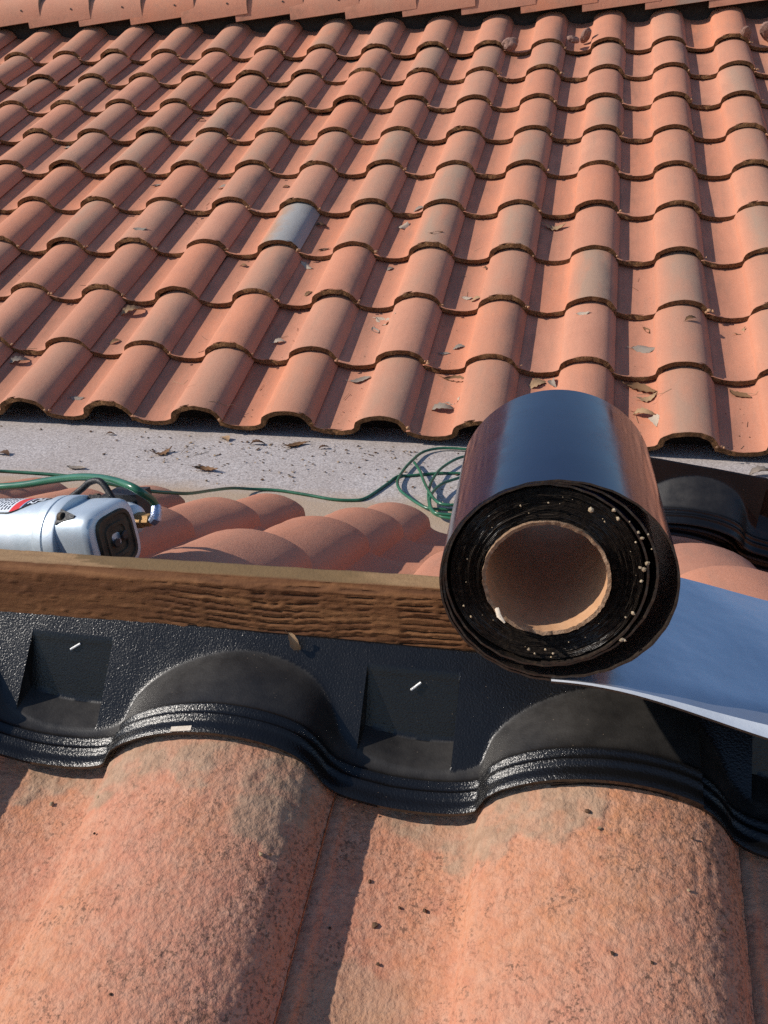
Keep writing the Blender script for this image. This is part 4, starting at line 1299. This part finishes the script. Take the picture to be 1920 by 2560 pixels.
# crumbs, twigs and needles nobody could count
def litter():
    rl = random.Random(21)
    g = Geo()
    def crumb(x, y, s_):
        z = surf_z(x, y)
        n = rl.randint(4, 6); a0 = rl.uniform(0, 6.3)
        vv = [(x + s_ * rl.uniform(.5, 1.2) * math.cos(a0 + 6.283 * k / n), y + s_ * rl.uniform(.5, 1.2) * math.sin(a0 + 6.283 * k / n), z + 0.0006 + rl.uniform(0, s_ * .7)) for k in range(n)]
        top = (x, y, z + s_ * rl.uniform(0.4, 1.0))
        vv.append(top)
        g.put(vv, [(k, (k + 1) % n, n) for k in range(n)] + [tuple(range(n))[::-1]], rl.choice((0, 0, 0, 1)))
    for cx, cy, sx_, sy_, n in ((-0.45, -0.07, 0.28, 0.035, 150), (-0.55, -0.20, 0.25, 0.07, 130), (-0.70, -0.20, 0.03, 0.04, 45), (-0.05, -0.10, 0.2, 0.06, 90), (-0.2, -0.28, 0.25, 0.07, 80), (-1.0, -0.15, 0.2, 0.08, 18),
                                (0.95, -0.12, 0.12, 0.05, 16), (0.19, -0.02, 0.03, 0.03, 20)):
        for _ in range(n):
            x, y = rl.gauss(cx, sx_), rl.gauss(cy, sy_)
            if -0.42 < y < -0.012: crumb(x, y, 0.0012 + 0.0052 * rl.random() ** 2.2)
    for _ in range(420):                       # in the pans of the lower courses
        i = rl.randint(-6, 3)
        x = (i + rl.gauss(0.22, 0.10)) * TW; y = abs(rl.gauss(0.05, 0.75))
        if y < 2.2: crumb(x, y, rl.uniform(0.001, 0.0034))
    def needle(x, y, ln, a, up=0.0):
        pts = []
        for k in range(5):
            t = k / 4 - 0.5
            px, py = x + ln * t * math.cos(a), y + ln * t * math.sin(a) + 0.1 * ln * t * t
            pts.append((px, py, surf_z(px, py) + 0.0015 + up * (t + .5)))
        zmax = max(p[2] for p in pts)
        vv, ff = tube_geo([(p[0], p[1], max(p[2], zmax - 0.02)) for p in pts], 0.0007, 4)
        g.put(vv, ff, rl.choice((0, 1)))
    for _ in range(46):
        i = rl.randint(-6, 3)
        needle((i + rl.gauss(0.24, 0.06)) * TW, abs(rl.gauss(0.1, 0.7)) + 0.01, rl.uniform(0.02, 0.05), rl.uniform(0, 3.1))
    for q in ((-0.78, 0.12, 0.09, -0.6, 0.03), (-0.62, 0.0 + 0.03, 0.10, 0.6, 0.02), (-0.66, -0.15, 0.07, 1.5, 0.01), (-0.35, -0.09, 0.06, 1.2, 0.0), (0.72, 0.20, 0.10, 0.1, 0.0), (-0.60, -0.18, 0.05, 0.9, 0.0)):
        needle(*q)
    return g.mesh("leaf_litter", (M_LIT0, M_LIT1), None)
M_LIT0 = plain_noise_material("dark_litter", (0.05, 0.026, 0.015), (0.14, 0.075, 0.04), 200)
M_LIT1 = plain_noise_material("straw_litter", (0.26, 0.17, 0.09), (0.38, 0.27, 0.17), 200)
tag(add("leaf_litter", litter()), "scattered brown crumbs, twigs and needles on tiles and grey strip", "litter", kind="stuff")

# mortar crumbs left at the notches between tiles
g = Geo()
rl = random.Random(8)
for j in range(10):
    for i in range(-10, 5):
        for q in range(rl.choice((0, 1, 1, 2, 3))):
            s_ = rl.uniform(0.003, 0.0075)
            me = lump_mesh("tmp", rl.randint(0, 99), (s_, s_, s_), 0.9, 1, 0.4)
            o_ = far_origin(i, j) + Vector((rl.uniform(-0.008, 0.012), -rl.uniform(0.0, 0.008), -0.006 + rl.uniform(-0.006, 0.004) - GREY_Z))
            g.put([v.co + o_ for v in me.vertices], [tuple(p.vertices) for p in me.polygons])
            bpy.data.meshes.remove(me)
M_CRUMB = plain_noise_material("clay_crumb", (0.30, 0.15, 0.07), (0.50, 0.28, 0.16), 150)
tag(add("mortar_crumbs", g.mesh("mortar_crumbs", (M_CRUMB,), 50), far_roof, (0, 0, GREY_Z)), kind="stuff")

# ------------------------------------------------------------------ small things on the closures and near tiles
M_NAIL = plain_noise_material("zinc_nail", (0.55, 0.54, 0.52), (0.70, 0.69, 0.66), 200, rough=0.4, metal=0.3)
def nail_mesh():
    v, f = lathe_geo([(-0.0055, 0.0003), (-0.005, 0.0011), (0.005, 0.0011), (0.0053, 0.0008)], 10)
    return mesh_data("nail_mesh", v, f, (M_NAIL,), None, 30)
nm = nail_mesh()
for (p, rot, lab_) in (((0.0877, -2.0770, 0.4690), (0, -0.5, 0.35), "short bright nail lying in the left pocket of the black closure"),
                       ((0.3877, -2.0780, 0.4660), (0, -0.6, 0.45), "short bright nail lying in the closure pocket below the roll")):
    tag(add("nail", nm, None, p, rot), lab_, "nail", "loose nails on the closure")
v, f = box_geo(-0.0085, 0.0085, -0.0022, 0.0022, 0, 0.0006)
v = [(x, y + 0.0012 * math.sin(x * 400), z) for x, y, z in v]
tag(add("paper_scrap", mesh_data("paper_scrap", v, f, (M_CREAM,)), None, (0.2165, -2.1545, 0.4555), (0.35, -0.18, 0.08)), "torn white scrap stuck to the closure lip on the left hump", "scrap")
o = add("dry_leaf", leaves[4], None, (0.2835, -2.069, 0.491), (1.25, 1.0, 0.3)); o.scale = (0.020, 0.020, 0.014); o.color = LC['t']
tag(o, "tiny tan leaf scrap hanging at the lower edge of the wooden board", "leaf")

# brown earth crumbs on the closures and close tiles
g = Geo()
rl = random.Random(31)
def near_z(x, y):
    d = y - NEAR_LIP.y
    u = (x - NEAR_X0) / TW; u -= math.floor(u)
    return NEAR_LIP.z + d * math.tan(NA) + float(np.interp(u, PUN, PZN)) / math.cos(NA)
spots = [(0.30 + 0.0365 + 0.03 + rl.uniform(-0.02, 0.05), -2.156 + rl.uniform(0.002, 0.03), 0) for _ in range(14)]
spots += [(rl.uniform(0.05, 0.62), rl.uniform(-2.45, -2.17), 1) for _ in range(26)] + [(0.375, -2.20, 2), (0.385, -2.23, 2), (0.40, -2.215, 1), (0.535, -2.185, 2), (0.355, -2.24, 1)]
for x, y, big in spots:
    s_ = rl.uniform(0.0008, 0.0016) * (1 + big * 0.4)
    z = near_z(x, y) + (0.011 if y > -2.157 else 0.0012)
    me = lump_mesh("tmp", rl.randint(0, 99), (s_, s_, s_), 0.8, 1, 0.4)
    g.put([v.co + Vector((x, y, z)) for v in me.vertices], [tuple(p.vertices) for p in me.polygons], rl.choice((0, 0, 1)))
    bpy.data.meshes.remove(me)
tag(add("earth_crumbs", g.mesh("earth_crumbs", (M_LIT0, M_LIT1), 50)), "specks of earth and grit on the closure and close tiles", "grit", kind="stuff")
